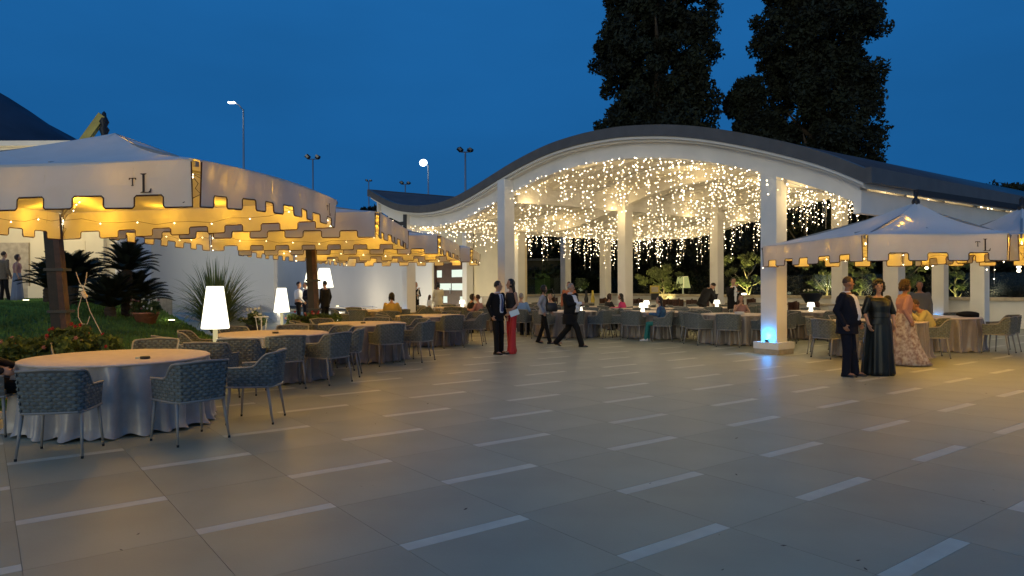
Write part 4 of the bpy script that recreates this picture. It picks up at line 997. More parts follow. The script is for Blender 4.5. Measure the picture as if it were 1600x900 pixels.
# far trees beyond the left parasols
for i, (px, D_, H, W) in enumerate([(572, 66, 8.6, 4.5), (590, 70, 9.2, 4), (615, 64, 7.6, 5), (640, 66, 7.2, 5), (545, 72, 8.2, 5)]):
    bushtree(px, D_, H, W, 'dark distant tree silhouette left of the roof tip, %s of five' % ['tallest', 'second tallest', 'low middle', 'lowest', 'leftmost'][i], nk=50, npl=60, leaf=0.2, group='distant trees past the long wall')

# cycads
def frond_mesh(L_, seed):
    rg = random.Random(seed); m = MB(); pts = []
    for i in range(13):
        s = i / 12; pts.append(Vector((s * L_ * 0.93, 0, L_ * (0.42 * s - 0.30 * s * s * s))))
    m.tube(pts, [0.012 * (1 - .8 * i / 12) for i in range(13)], 4)
    for i in range(1, 56):
        s = i / 56; x = s * 12; k = min(11, int(x)); p = pts[k].lerp(pts[k + 1], x - k); tn = (pts[k + 1] - pts[k]).normalized(); ll = 0.19 * L_ * (math.sin(PI * (0.12 + .85 * s)) ** .6)
        for sg in (-1, 1):
            d = (Vector((0, sg, 0.28)) + tn * 0.75).normalized(); w = tn * 0.013; e = p + d * ll * rg.uniform(.9, 1.1)
            m.add([p - w, p + w, e + w * .2, e - w * .2], [(0, 1, 2, 3)])
    return m.mesh('frond', [M['frond']])
fr = [frond_mesh(1.0, i) for i in range(2)]
def cycad(px, D_, hz, L_, n, lab, droop=0.0, rt_=0.14):
    p = at(px, D_); p.z = lawn_h(p.x, p.y); t = thing('cycad_palm', lab, 'cycad', p, 0, 'cycads on the lawn')
    m = MB(); prof = []
    for i in range(int(hz / 0.05) + 1): prof.append((rt_ * (1.0 + 0.10 * (i % 2)), i * 0.05))
    prof += [(rt_ * .8, hz + .06), (rt_ * .3, hz + .12)]; m.lathe(prof, n=12); m.obj('trunk', M['bark'], t)
    for k in range(n):
        o = link('frond', fr[k % 2], t, (0, 0, hz + 0.02)); ti = (k / n); el = R(80 * (1 - ti) ** 1.1 - 2 - droop * ti)
        o.rotation_euler = (R(random.uniform(-14, 14)), -el * 0.8, k * 2.39996); s = L_ * random.uniform(.88, 1.08); o.scale = (s, s, s)
cycad(198, 20.0, 1.30, 1.0, 52, 'tall cycad on a thick trunk with a flat crown of fronds', 10)
cycad(208, 20.6, 0.28, 1.2, 64, 'low dark cycad right of the tall trunk')
cycad(172, 19.4, 0.25, 1.1, 60, 'low dark cycad left of the tall trunk')
cycad(112, 20.6, 0.55, 1.25, 64, 'broad dark cycad behind the nearest mast')
cycad(76, 21.5, 0.45, 0.95, 30, 'dark cycad beside the lit cream building')
def strapplant(px, D_, n, L_, lab, w=0.026, mt='flax'):
    p = at(px, D_); p.z = lawn_h(p.x, p.y) + .02; t = thing('flax_plant', lab, 'plant', p); m = MB()
    for k in range(n):
        a = random.uniform(0, 6.28); tilt = random.uniform(.05, 1.0); l_ = L_ * random.uniform(.65, 1.05); b = Vector((math.cos(a) * .12, math.sin(a) * .12, 0)); d = Vector((math.cos(a), math.sin(a), 0)); sd_ = Vector((-math.sin(a), math.cos(a), 0)); prev = None; P = []; N_ = 6
        for i in range(N_ + 1):
            s = i / N_; q = b + d * (l_ * tilt * s ** 1.3) + Vector((0, 0, l_ * (s * math.sqrt(1 - tilt * tilt * .6) - tilt * .55 * s ** 3))); ww = w * (1 - s) ** .6 + .002; P += [q - sd_ * ww, q + sd_ * ww]
        m.add(P, [(2 * i, 2 * i + 1, 2 * i + 3, 2 * i + 2) for i in range(N_)])
    o = m.obj('blades', M[mt], t); o['kind'] = 'stuff'
    m = MB(); m.lathe([(0.16, 0), (0.14, .1), (0.05, .2)], n=10); m.obj('crown_base', M['bark'], t)
strapplant(338, 20.5, 420, 2.35, 'large arching flax plant with long green blades before the white wall')
def flowers(px, D_, z, W, dp, H, lab, petal, pot=None, nleaf=40, name='flower_planter', nfl=26, leaf=.045, group=None):
    p = at(px, D_); p.z = z; t = thing(name, lab, 'planter', p, 0, group)
    if pot == 'bowl': m = MB(); m.lathe([(0.02, 0), (W * .33, 0), (W * .5, H), (W * .53, H), (W * .53, H + .04), (W * .47, H + .04), (W * .45, H), (0.0, H - .03)], n=24); m.obj('pot', M['terracotta'], t, True)
    elif pot == 'trough':
        m = MB(); m.box((0, 0, H / 2), (W, dp, H), 0, 0, 1.06); m.box((0, 0, H), (W * 1.12, dp * 1.15, 0.05)); m.obj('trough', M['terracotta'], t)
    elif pot == 'dark': m = MB(); m.lathe([(0.02, 0), (W * .3, 0), (W * .5, H), (W * .5, H + .03), (W * .42, H + .02), (0, H - .02)], n=18); m.obj('pot', M['black'], t, True)
    cen = np.array([(random.uniform(-W * .55, W * .55), random.uniform(-dp, dp) * .5, H + random.uniform(0.02, .30)) for _ in range(nleaf)])
    o = leafcloud('leaves', cen, np.full(nleaf, 0.10), 26, leaf, 'leafmid', t); o['kind'] = 'stuff'
    for k in range(nfl):
        c = (random.uniform(-W * .6, W * .6), random.uniform(-dp * .55, dp * .3), H + random.uniform(.12, .42)); m = MB()
        for q in range(6):
            a = q * PI / 3; e = 0.022; ca, sa = math.cos(a), math.sin(a)
            m.add([c, (c[0] + e * ca - e * .5 * sa, c[1] - .01, c[2] + e * sa + e * .5 * ca), (c[0] + e * 1.4 * ca, c[1] + .012, c[2] + e * 1.4 * sa), (c[0] + e * ca + e * .5 * sa, c[1] - .01, c[2] + e * sa - e * .5 * ca)], [(0, 1, 2, 3)])
        m.octa((c[0], c[1] - .01, c[2]), .014); m.obj('flower', M[random.choice(petal) if isinstance(petal, list) else petal], t)
p = at(228, 19.6)
flowers(228, 19.6, lawn_h(p.x, p.y), 0.66, .5, 0.30, 'round terracotta pot of yellowish flowers on the lawn beside the cycads', ['petalwhite', 'petalpink'], 'bowl', 60)
flowers(66, 9.7, 0.05, 0.95, .34, 0.50, 'terracotta trough with green plants and few red flowers behind the nearest table', ['petalred', 'petalpink'], 'trough', 80, nfl=7)
flowers(112, 10.2, 0.1, 0.55, .34, 0.55, 'planter of bright red flowers at the foot of the nearest mast', 'petalred', 'trough', 60, nfl=15)
flowers(146, 10.0, 0.05, 0.5, .3, 0.48, 'planter with tall dark leaves and red flowers right of the nearest mast', ['petalred'], 'trough', 70, nfl=6)
flowers(478, 17.5, 0.0, 0.75, .4, 0.52, 'planter of red flowers and leaves left at the second mast', ['petalred', 'petalpink'], 'trough', 70, nfl=20)
flowers(506, 17.6, 0.0, 0.65, .4, 0.52, 'planter of green leaves and few red flowers right at the second mast', ['petalred'], 'trough', 80, nfl=10)
flowers(396, 17.2, 0.35, 0.36, .34, 0.26, 'dark pot of white flowers on the iron stand by the garden path', 'petalwhite', 'dark', 30, nfl=26)
t = thing('plant_stand', 'slim white iron plant stand beside the pot of white flowers', 'plant stand', at(408, 17.0))
for a in range(4): m = MB(); an = a * PI / 2 + .4; m.tube([(.14 * math.cos(an), .14 * math.sin(an), 0), (.07 * math.cos(an), .07 * math.sin(an), .4), (.13 * math.cos(an), .13 * math.sin(an), .82)], .01, 5); m.obj('leg', M['white'], t, True)
m = MB(); m.lathe([(0, .82), (.17, .82), (.17, .84), (0, .84)], n=16); m.obj('tray', M['white'], t)
t = thing('plant_stand', 'low stand under the dark pot of white flowers', 'plant stand', at(396, 17.2)); m = MB(); m.box((0, 0, .17), (.3, .3, .34)); m.obj('block', M['stone'], t)
for px, D_, lab in ((510, 16.5, 'left glowing candle lantern between the flowers by the second mast'), (525, 17.6, 'small glowing candle lantern right of the second mast')):
    t = thing('candle_lantern', lab, 'lantern', at(px, D_, 0.55 if px < 520 else .6), 0, 'candle lanterns by the second mast'); m = MB(); m.lathe([(.05, 0), (.05, .18), (.02, .24), (0, .26)], n=10); m.obj('glass', M['minishade'], t, True)
    m = MB(); m.box((0, 0, -.3), (.05, .05, .6)); m.obj('post', M['black'], t)
# low white seats on the lawn far left of the door
for i, (px, D_, lab) in enumerate(((556, 30, 'low white garden table on the grass before the long wall'),)):
    t = thing('garden_table', lab, 'table', at(px, D_, 0)); m = MB(); m.box((0, 0, .64), (1.6, .8, .05)); m.obj('tabletop', M['white'], t)
    for sx in (-1, 1): m = MB(); m.beam((sx * .5, 0, 0), (sx * .35, 0, .62), .3, .05); m.obj('leg', M['black'], t)
# bowl planter, jars and wooden chairs at the back counter
p = at(1268, 26.2); t = thing('bowl_planter', 'wide dark bowl planter with pale flowers before the stone ledge', 'planter', (p.x, p.y, 0)); m = MB(); m.lathe([(0.05, 0), (.16, 0), (.05, .06), (.05, .75), (.2, .82), (.42, 1.22), (.44, 1.22), (.40, 1.18), (0, 1.1)], n=22); m.obj('bowl', M['black'], t, True)
o = leafcloud('leaves', np.array([(random.uniform(-.3, .3), random.uniform(-.2, .2), 1.25) for _ in range(14)]), np.full(14, .08), 20, .04, 'leafmid', t); o['kind'] = 'stuff'
for k in range(8): m = MB(); m.octa((random.uniform(-.34, .34), -.1, 1.28 + random.uniform(0, .06)), .035); m.obj('flower', M['petalwhite'], t)
p = at(1115, 25.0); t = thing('ice_bucket', 'dark conical bucket holding a bottle beside the bending man', 'bucket', (p.x, p.y, .0)); m = MB(); m.lathe([(.1, 0), (.02, .04), (.02, .85), (.1, .9), (.16, 1.22), (.17, 1.22), (.15, 1.18), (0, 1.0)], n=18); m.obj('bucket', M['black'], t, True)
m = MB(); m.lathe([(.04, 1.05), (.04, 1.3), (.015, 1.36), (.015, 1.45), (0, 1.45)], (.03, 0, 0), 10); m.obj('bottle', M['glass'], t, True)
# service counter with its brown seats along the parapet
def counter(px0, D0, px1, D1, lab):
    a, b = at(px0, D0), at(px1, D1); t = thing('service_counter', lab, 'counter'); m = MB(); m.beam((a.x, a.y, .86), (b.x, b.y, .86), .6, .06); m.obj('worktop', M['stone'], t)
    m = MB(); m.beam((a.x, a.y, .41), (b.x, b.y, .41), .5, .82); m.obj('front_panel', M['white'], t)
counter(1005, 31.0, 1100, 28.0, 'long pale counter in front of the parapet behind the girl in blue')
counter(1232, 24.6, 1302, 23.2, 'pale counter under the bowl planter behind the lamp lit table')
def woodseat(px, D_, lab, k=0):
    p = at(px, D_); t = thing('wooden_chair', lab, 'chair', (p.x, p.y, 0), random.uniform(2.6, 3.6), 'brown wooden chairs at the counter'); m = MB(); m.box((0, 0, .45), (.44, .44, .05)); m.obj('seat', M['redwood'], t)
    m = MB(); m.beam((0, -.22, .62), (0, -.30, .95), .42, .04, up=(1, 0, 0)); m.box((0, -.25, .78), (.42, .05, .34)); m.obj('backrest', M['redwood'], t)
    for sx in (-1, 1):
        for sy in (-1, 1): m = MB(); m.beam((sx * .19, sy * .19, 0), (sx * .18, sy * .18, .43), .035, .035); m.obj('leg', M['redwood'], t)
for i, (px, D_) in enumerate([(868, 33.5), (948, 31), (1000, 29.5), (1046, 28.6), (1062, 28.2), (1082, 27.6), (1098, 27.3), (1180, 28.5), (1215, 27.5), (1248, 23.4), (1282, 22.8)]):
    woodseat(px, D_, 'brown wooden chair at the back counter, %s from the left' % ['first', 'second', 'third', 'fourth', 'fifth', 'sixth', 'seventh', 'eighth', 'ninth', 'tenth', 'last'][i])
p = at(1023, 30.0); t = thing('display_stand', 'small framed menu board on a dark stand by the counter', 'sign board', (p.x, p.y, .9)); m = MB(); m.box((0, 0, .14), (.30, .2, .28)); m.obj('stand', M['black'], t); m = MB(); m.box((0, 0, .44), (.40, .04, .34)); m.obj('board', M['yellowwood'], t)
m = MB(); m.box((0, -.025, .44), (.28, .01, .22)); m.obj('picture', M['stone'], t)
for i, (px, D_, lab) in enumerate(((926, 31, 'tall yellowish bottle on the back counter'), (916, 31.5, 'dark plant in a vase on the back counter'))):
    p = at(px, D_); t = thing('vase', lab, 'vase', (p.x, p.y, .8)); m = MB(); m.lathe([(.08, -.8), (.08, .0), (.10, .1), (.05, .3), (.04, .5), (0, .5)], n=12); m.obj('vase_body', M['yellowwood'] if i == 0 else M['black'], t, True)
    if i: leafcloud('leaves', np.array([(random.uniform(-.15, .15), 0, .6 + random.uniform(0, .3)) for _ in range(12)]), np.full(12, .09), 20, .05, 'leafmid', t)
# lit garden box seen through the windbreak, pendant lamps at the far right
p = at(852, 43); t = thing('garden_kiosk', 'small green lit garden cabin seen through the far windbreak', 'cabin', (p.x, p.y, 0)); m = MB(); m.box((0, 0, 1.5), (2.6, 1.4, 3.0)); m.obj('wall', M['darkwood'], t); m = MB(); m.box((0, 0, 3.05), (3.0, 1.8, .12)); m.obj('roof', M['roof'], t)
m = MB(); m.box((-.2, -.71, 1.3), (.9, .03, 2.0)); m.obj('door', M['leafmid'], t)
light('kiosk_glow', 'POINT', (p.x, p.y - 2.2, 2.2), 14, (.9, 1, .35), None, .3)
for i, (px, D_, y) in enumerate(((1456, 24, 411), (1448, 25, 418), (1551, 23, 411), (1592, 21, 417), (1592, 22.5, 423), (1444, 24.6, 404))):
    z = EYE + (441 - y) / 1107.7 * D_; t = thing('pendant_lamp', 'small bare glowing lamp hanging under the right parasol, %s of six' % ['first', 'second', 'third', 'fourth', 'fifth', 'sixth'][i], 'pendant lamp', at(px, D_, z), 0, 'small pendant lamps on the right'); m = MB(); m.ell((0, 0, 0), (.06 if i else .10, .06 if i else .10, .05 if i else .1), nu=10, nv=6); m.obj('bulb', M['ceilinglamp'], t, True)
    m = MB(); m.tube([(0, 0, .05), (0, 0, 1.3)], .008, 4); m.obj('cable', M['black'], t)
t = thing('recessed_spot', 'bright small spot lamp on the ledge behind the woman with curly hair', 'spot lamp', at(1162, 31, 1.12)); m = MB(); m.ell((0, 0, 0), (.14, .1, .04), nu=10, nv=6); m.obj('lens', M['ceilinglamp'], t, True)
# ================================================================== PEOPLE
def remeshed(mb, name, mats, voxel, parent, smooth_it=2):
    me = mb.mesh('tmp', []); o = bpy.data.objects.new('tmp', me); COL.objects.link(o)
    md = o.modifiers.new('r', 'REMESH'); md.mode = 'VOXEL'; md.voxel_size = voxel; md.use_smooth_shade = True
    if smooth_it: sm = o.modifiers.new('s', 'SMOOTH'); sm.factor = 0.5; sm.iterations = smooth_it
    dg = bpy.context.evaluated_depsgraph_get(); ev = o.evaluated_get(dg); new = bpy.data.meshes.new_from_object(ev)
    bpy.data.objects.remove(o); bpy.data.meshes.remove(me)
    new.materials.clear()
    for m_ in mats: new.materials.append(m_)
    new.polygons.foreach_set('use_smooth', [True] * len(new.polygons)); new.name = name
    return link(name, new, parent)
def split(o, name, pred, mt, parent):
    me = o.data; nv = len(me.vertices); co = np.empty(nv * 3); me.vertices.foreach_get('co', co); co = co.reshape(-1, 3)
    F = [tuple(p.vertices) for p in me.polygons]; cen = np.array([co[list(f)].mean(0) for f in F]); mk = pred(cen)
    def build(sel, nm, mats):
        used = {}; V_ = []; FF = []
        for f, k in zip(F, sel):
            if not k: continue
            g = []
            for i in f:
                if i not in used: used[i] = len(V_); V_.append(tuple(co[i]))
                g.append(used[i])
            FF.append(tuple(g))
        m2 = bpy.data.meshes.new(nm); m2.from_pydata(V_, [], FF); [m2.materials.append(q) for q in mats]; m2.polygons.foreach_set('use_smooth', [True] * len(FF)); m2.update(); return m2
    a = build(~mk, o.name, list(me.materials)); b = build(mk, name, [mt]); o.data = a; bpy.data.meshes.remove(me)
    return link(name, b, parent)
STAND = dict(pel=(0, 0, .95), neck=(0, 0, 1.46), head=(0, .025, 1.625), look=0.0, shr=0.0, hipr=0.0,
             el=(.245, -.03, 1.15), wr=(.255, .06, .90), el2=(-.245, -.03, 1.15), wr2=(-.255, .06, .90),
             kn=(.10, .02, .50), an=(.11, -.01, .085), kn2=(-.10, .02, .50), an2=(-.11, -.01, .085), tw=0.0)
SIT = dict(pel=(0, -.02, .545), neck=(0, .04, 1.06), head=(0, .08, 1.225), look=0.0, shr=0, hipr=0,
           el=(.25, .12, .80), wr=(.15, .36, .82), el2=(-.25, .12, .80), wr2=(-.15, .36, .82),
           kn=(.10, .42, .52), an=(.10, .40, .085), kn2=(-.10, .42, .52), an2=(-.10, .40, .085), tw=0)
def person(label, px, D_, rz, H=1.74, pose=None, base=STAND, z=None, w=1.0, belly=0.0, female=False, top='suitblack', shirt=None, shirtw=(.03, .075), tie=None, legs='suitblack', legflare=0.0, gown=None, gownspec=None, sleeves=True, shortsleeve=False,
           hair='hairblack', hairstyle='short', skin='skin', shoes='shoe', near=False, vest=None, props=None, jlen=-.34, coatlen=None):
    J = dict(base); J.update(pose or {})
    s = H / 1.75; q = {k: (Vector(v) * s if isinstance(v, tuple) else v) for k, v in J.items()}
    p = at(px, D_) if not isinstance(px, Vector) else px.copy()
    p.z = z if z is not None else 0.0
    t = thing('person', label, 'person', p, R(rz)); vox = 0.010 if near else 0.015
    pel, neck = q['pel'], q['neck']; ax = (neck - pel).normalized()
    sr = R(J['shr']); hr = R(J['hipr'])
    def rt(a): v = Vector((math.cos(a), math.sin(a), 0)); v -= ax * v.dot(ax); return v.normalized()
    rs_, rh = rt(sr), rt(hr); Lt = (neck - pel).length
    def frame(tt):
        r_ = rh.lerp(rs_, max(0, min(1, tt))); r_.normalize(); f = ax.cross(r_) ; f.normalize(); return pel + ax * (Lt * tt), r_, f
    if frame(.5)[2].y < 0 and abs(J['shr']) < 80: pass
    if female: PR = [(-.22, .05, .05), (-.15, .155, .115), (0, .175, .125), (.22, .138, .105), (.42, .13, .10), (.64, .145, .125), (.84, .155, .10), (.95, .11, .07), (1.03, .05, .05)]
    else: PR = [(-.22, .06, .06), (-.15, .15, .115), (0, .165, .122), (.25, .155, .115), (.45, .165, .12), (.70, .185, .125), (.87, .18, .105), (.96, .12, .08), (1.03, .06, .06)]
    def ring(tt, rx, ry, grow=0.0, n=20):
        c, r_, f = frame(tt); b = belly * math.exp(-((tt - .25) / .3) ** 2)
        rx = rx * s * (w if tt < .9 else 1) + grow; ry = ry * s * (w if tt < .9 else 1) + grow
        return [c + f * b * .5 + r_ * rx * math.cos(2 * PI * k / n) + f * (ry + b * .5) * math.sin(2 * PI * k / n) for k in range(n)]
    def torso(mb, grow, t0=-9, t1=9, ext=None):
        rows = [(a, b, c) for a, b, c in PR if t0 <= a <= t1]
        if ext: rows = ext + rows
        mb.loft([ring(a, b, c, grow) for a, b, c in rows])
    sw = (0.165 if female else 0.185) * s * (1 + (w - 1) * .5)
    S1 = pel + ax * (Lt * .90) + rs_ * sw; S2 = pel + ax * (Lt * .90) - rs_ * sw
    H1 = pel + rh * .09 * s - ax * .02; H2 = pel - rh * .09 * s - ax * .02
    lw = (0.84 if female else 1.0) * (1 + (w - 1) * .7)
    def arms(mb, g, upto=1.0):
        for S_, E_, W_ in ((S1, q['el'], q['wr']), (S2, q['el2'], q['wr2'])):
            mb.cap(S_, E_, .052 * s * lw + g, .041 * s * lw + g)
            if upto > .5: mb.cap(E_, E_.lerp(W_, min(1, (upto - .5) * 2)), .040 * s * lw + g, .029 * s * lw + g)
            elif upto < .5: pass
    def leg(mb, g, flare=0.0, cut=1.0):
        for H_, K_, A_ in ((H1, q['kn'], q['an']), (H2, q['kn2'], q['an2'])):
            mb.cap(H_, K_, .085 * s * lw + g, .058 * s * lw + g * 1.3 + flare * .3); mb.cap(K_, K_.lerp(A_, cut), .054 * s * lw + g * 1.3 + flare * .3, .037 * s + g * 2.0 + flare)
    # --- one continuous body
    b = MB(); torso(b, 0.0); arms(b, 0); leg(b, 0)
    hd = q['head']; b.cap(neck - ax * .03, hd - Vector((0, 0, .05 * s)), .056 * s * (.85 if female else 1), .05 * s * (.85 if female else 1))
    lk = R(J['look']); LR = Matrix.Rotation(lk, 3, 'Z'); nod = Matrix.Rotation(R(J.get('nod', 0)), 3, 'X'); HM = LR @ nod
    def hp(x, y, z_): return hd + HM @ Vector((x, y, z_)) * s
    b.ell(hp(0, -.005, .025), (.073 * s, .090 * s, .098 * s), HM, 16, 12); b.ell(hp(0, .022, -.045), (.050 * s, .056 * s, .060 * s), HM, 12, 8)
    b.ell(hp(0, .095, -.012), (.012 * s, .016 * s, .024 * s), HM, 8, 6); b.ell(hp(0, .078, -.055), (.024 * s, .014 * s, .010 * s), HM, 8, 6); b.ell(hp(0, .066, -.088), (.026 * s, .02 * s, .018 * s), HM, 8, 6)
    for sx in (-1, 1): b.ell(hp(sx * .074, -.005, -.003), (.012 * s, .02 * s, .030 * s), HM, 8, 6)
    for E_, W_, A_, sg in ((q['el'], q['wr'], q['an'], 1), (q['el2'], q['wr2'], q['an2'], -1)):
        d = (W_ - E_).normalized(); side = Vector((sg, 0, 0)) if abs(d.x) < .7 else Vector((0, 0, 1)); side = (side - d * side.dot(d)).normalized(); fw = d.cross(side).normalized()
        if fw.y < 0 and abs(fw.y) > .3: fw = -fw
        pc = W_ + d * .045 * s; b.beam(W_, W_ + d * .085 * s, .026 * s, .07 * s, 0, .022 * s, .078 * s, up=fw)
        for k in range(4):
            o_ = fw * (.029 - .019 * k) * s; L_ = (.066, .074, .070, .056)[k] * s; fr_ = .0095 * s if near else .011 * s; a_ = W_ + d * .082 * s + o_; kn_ = a_ + (d * .85 - side * .45).normalized() * L_ * .5; b.cap(a_, kn_, fr_, fr_ * .92, 6); b.cap(kn_, kn_ + (d * .5 - side * .8).normalized() * L_ * .5, fr_ * .92, fr_ * .8, 6)
        a_ = W_ + d * .025 * s + fw * .034 * s; b.cap(a_, a_ + (d * .7 + fw * .6 - side * .25).normalized() * .05 * s, .0115 * s, .0095 * s, 6)
        b.ell(A_ + Vector((sg * .012, .055, -.045)) * s, (.038 * s, .10 * s, .032 * s))
    remeshed(b, 'body', [M[skin]], vox, t, 1)
    if near:
        for sx in (-1, 1): e = MB(); e.ell(hp(sx * .030, .074, .012), (.012 * s, .010 * s, .007 * s), HM, 8, 6); e.obj('eye', M['hairblack'], t, True); e = MB(); e.ell(hp(sx * .031, .080, .032), (.019 * s, .008 * s, .004 * s), HM, 8, 5); e.obj('eyebrow', M[hair], t, True)
        e = MB(); e.ell(hp(0, .089, -.055), (.020 * s, .006 * s, .006 * s), HM, 8, 5); e.obj('lips', M['lips'], t, True)
    # --- shoes
    for A_, sg, K_ in ((q['an'], 1, q['kn']), (q['an2'], -1, q['kn2'])):
        m = MB(); tf = J.get('toe', 0) if sg > 0 else J.get('toe2', 0); fr_ = Matrix.Rotation(R(tf), 3, 'X')
        rg_ = []
        for yy_, hw, zt_, zb in ((-.075, .030, .06, 0), (-.05, .038, .085, 0), (0, .040, .09, 0), (.06, .043, .065, 0), (.12, .046, .045, 0), (.165, .038, .035, .0), (.19, .018, .02, .004)):
            rg_.append([A_ + fr_ @ (Vector((sg * .012 + hw * cx, yy_, -.085 + zb + (zt_ - zb) * cz)) * s) for cx, cz in ((-1, 0), (1, 0), (1, .45), (.6, 1), (-.6, 1), (-1, .45))])
        m.loft(rg_); m.obj('shoe', M[shoes], t, True)
    # --- lower clothing
    if legs:
        m = MB(); torso(m, .014, -.25, .12); leg(m, .013, legflare, 1.06); remeshed(m, 'trousers', [M[legs]], vox * 1.1, t, 2)
    if gown:
        zt_, rows, fold = gownspec; m = MB(); rr = []; n = 72
        c0, r0, f0 = frame(.3)
        for i, (z_, rx, ry, cx, cyy) in enumerate(rows):
            A2 = []
            for k in range(n):
                a = 2 * PI * k / n; fz = fold * max(0, (1 - z_ / (rows[0][0])) ** 1.0); wv_ = 1 + fz * (.6 * math.sin(9 * a + z_ * 1.2) + .4 * math.sin(15 * a + 1)) ; A2.append(Vector((cx + rx * w * wv_ * math.cos(a), cyy + ry * w * wv_ * math.sin(a), z_)) * s)
            rr.append(A2)
        m.loft(rr); m.obj('gown_skirt', M[gown], t, True)
        if J.get('gbod', True): m = MB(); torso(m, .013, -.3, .96); (arms(m, .018, .42) if shortsleeve else None); remeshed(m, 'bodice', [M[J.get('bodmat', gown)]], vox * 1.1, t, 2)
    # --- upper clothing
    if top:
        m = MB(); ext = [(jlen, .172 if not female else .185, .13)] if jlen < -.1 else None
        torso(m, .024, -.16 if ext else .02, .955 if (female and not sleeves) else .97, ext)
        if coatlen: m.loft([[Vector((pel.x + .20 * w * math.cos(a) * s, pel.y - .01 + .16 * w * math.sin(a) * s, zc)) for a in [2 * PI * k / 20 for k in range(20)]] for zc in (coatlen * s, pel.z - .05)])
        if sleeves and not shortsleeve: arms(m, .015, 1.0)
        if shortsleeve: arms(m, .014, .42)
        jk = remeshed(m, 'jacket' if shirt else 'top', [M[top]], vox * 1.1, t, 2)
        if shirt or vest:
            def pred(C):
                rel = C - np.array(pel); tt = rel @ np.array(ax) / Lt; cc, r_, f_ = frame(.7); xr = rel @ np.array(r_); ff = rel @ np.array(f_)
                wd = np.interp(tt, [-.4, .1, .5, .95], [shirtw[0] * .6, shirtw[0], (shirtw[0] + shirtw[1]) / 2, shirtw[1]]); return (ff > .02) & (np.abs(xr - J.get('shx', 0)) < wd) & (tt > J.get('shlow', .08)) & (np.abs(xr) < .15)
            split(jk, 'shirt_front', pred, M[shirt or vest], t)
            if shirt:
                m = MB(); c, r_, f = frame(1.0); m.loft([[c + ax * dz + r_ * g_ * math.cos(2 * PI * k / 14) + f * (g_ * math.sin(2 * PI * k / 14) - .005) for k in range(14)] for dz, g_ in ((-.05, .082 * s), (-.01, .070 * s), (.03, .066 * s))], caps=False); m.obj('collar', M[shirt], t, True)
        if tie:
            m = MB(); pts = []
            if tie == 'bow':
                c, r_, f = frame(.94); c = c + f * (.108 * s); m.beam(c - r_ * .05, c, .02, .045); m.beam(c, c + r_ * .05, .02, .045); m.obj('bow_tie', M['hairblack'], t)
            else:
                for tt, hw in ((.93, .014), (.87, .020), (.6, .026), (.35, .032), (.18, .036), (.12, .004)):
                    c, r_, f = frame(tt); ry = np.interp(tt, [a[0] for a in PR], [a[2] for a in PR]) * s * w + .030 + belly * math.exp(-((tt - .25) / .3) ** 2); c = c + f * ry + r_ * J.get('shx', 0); pts.append((c, r_, f, hw))
                P = []
                for c, r_, f, hw in pts: P += [c - r_ * hw, c + r_ * hw, c + r_ * hw + f * .006, c - r_ * hw + f * .006]
                F = [(4 * i + k, 4 * i + (k + 1) % 4, 4 * i + 4 + (k + 1) % 4, 4 * i + 4 + k) for i in range(len(pts) - 1) for k in range(4)] + [(0, 3, 2, 1)]
                m.add(P, F); m.obj('tie', M[tie], t)
    # --- hair
    m = MB(); hm = M[hair]
    nu, nv = 26, 18; P = []; F = []
    for j in range(nv + 1):
        th = PI * j / nv
        for i in range(nu):
            ph = 2 * PI * i / nu; d = Vector((math.sin(th) * math.cos(ph), math.sin(th) * math.sin(ph), math.cos(th))); k = 1.0 + .035 * math.sin(11 * ph) * math.sin(7 * th); vol = {'short': 1.07, 'bald': 1.015, 'long': 1.13, 'curly': 1.35, 'bob': 1.20, 'up': 1.18}[hairstyle]
            P.append(hp(.073 * d.x * vol * k, -.008 + .092 * d.y * vol * k, .028 + .100 * d.z * vol * k))
    for j in range(nv):
        for i in range(nu):
            th = PI * (j + .5) / nv; ph = 2 * PI * (i + .5) / nu; dz = math.cos(th); dy = math.sin(th) * math.sin(ph)
            low = {'short': -.25, 'bald': 0.0, 'long': -.9, 'curly': -.75, 'bob': -.8, 'up': -.4}[hairstyle]
            if dz > low - .2 * max(0, -dy) and (dy < .30 or dz > .58 + .25 * max(0, dy - .3)) and not (dy > -.1 and dz < -.15 and hairstyle in ('short', 'bald')):
                F.append((j * nu + i, (j + 1) * nu + i, (j + 1) * nu + (i + 1) % nu, j * nu + (i + 1) % nu))
    m.add(P, F)
    if hairstyle == 'long':
        for sx in (-1, -.3, .3, 1): m.cap(hp(sx * .055, -.055, .02), hp(sx * .085, -.095, -.30), .042 * s, .030 * s, 8)
    if hairstyle == 'bob':
        for sx in (-1, 1): m.cap(hp(sx * .066, -.03, .0), hp(sx * .070, -.02, -.10), .030 * s, .022 * s, 8)
    if hairstyle == 'curly':
        rg = random.Random(len(label))
        for k in range(60): a = rg.uniform(0, 6.28); z_ = rg.uniform(-.07, .13); rr = .092 * math.sqrt(max(.1, 1 - (z_ / .15) ** 2)); y_ = math.sin(a) * rr - .02; (m.ell(hp(math.cos(a) * rr, min(y_, .055), z_), (.028 * s,) * 3, nu=6, nv=4) if not (y_ > .04 and z_ < .06) else None)
    if hairstyle == 'up': m.ell(hp(0, -.10, .06), (.05 * s, .05 * s, .05 * s))
    m.obj('hair', hm, t, True)
    if props: props(t, q, s, frame)
    return t
M['lips'] = mat('lips', (0.32, 0.09, 0.07), 0.5)
M['blacktop'] = mat('black_jersey', (0.013, 0.012, 0.014), 0.8, bump=0.15, bscale=20)
M['greyknit'] = mat('grey_cardigan_knit', (0.36, 0.36, 0.37), 0.9, bump=0.2, bscale=60)
M['darkvest'] = mat('dark_navy_waistcoat', (0.018, 0.02, 0.03), 0.75)
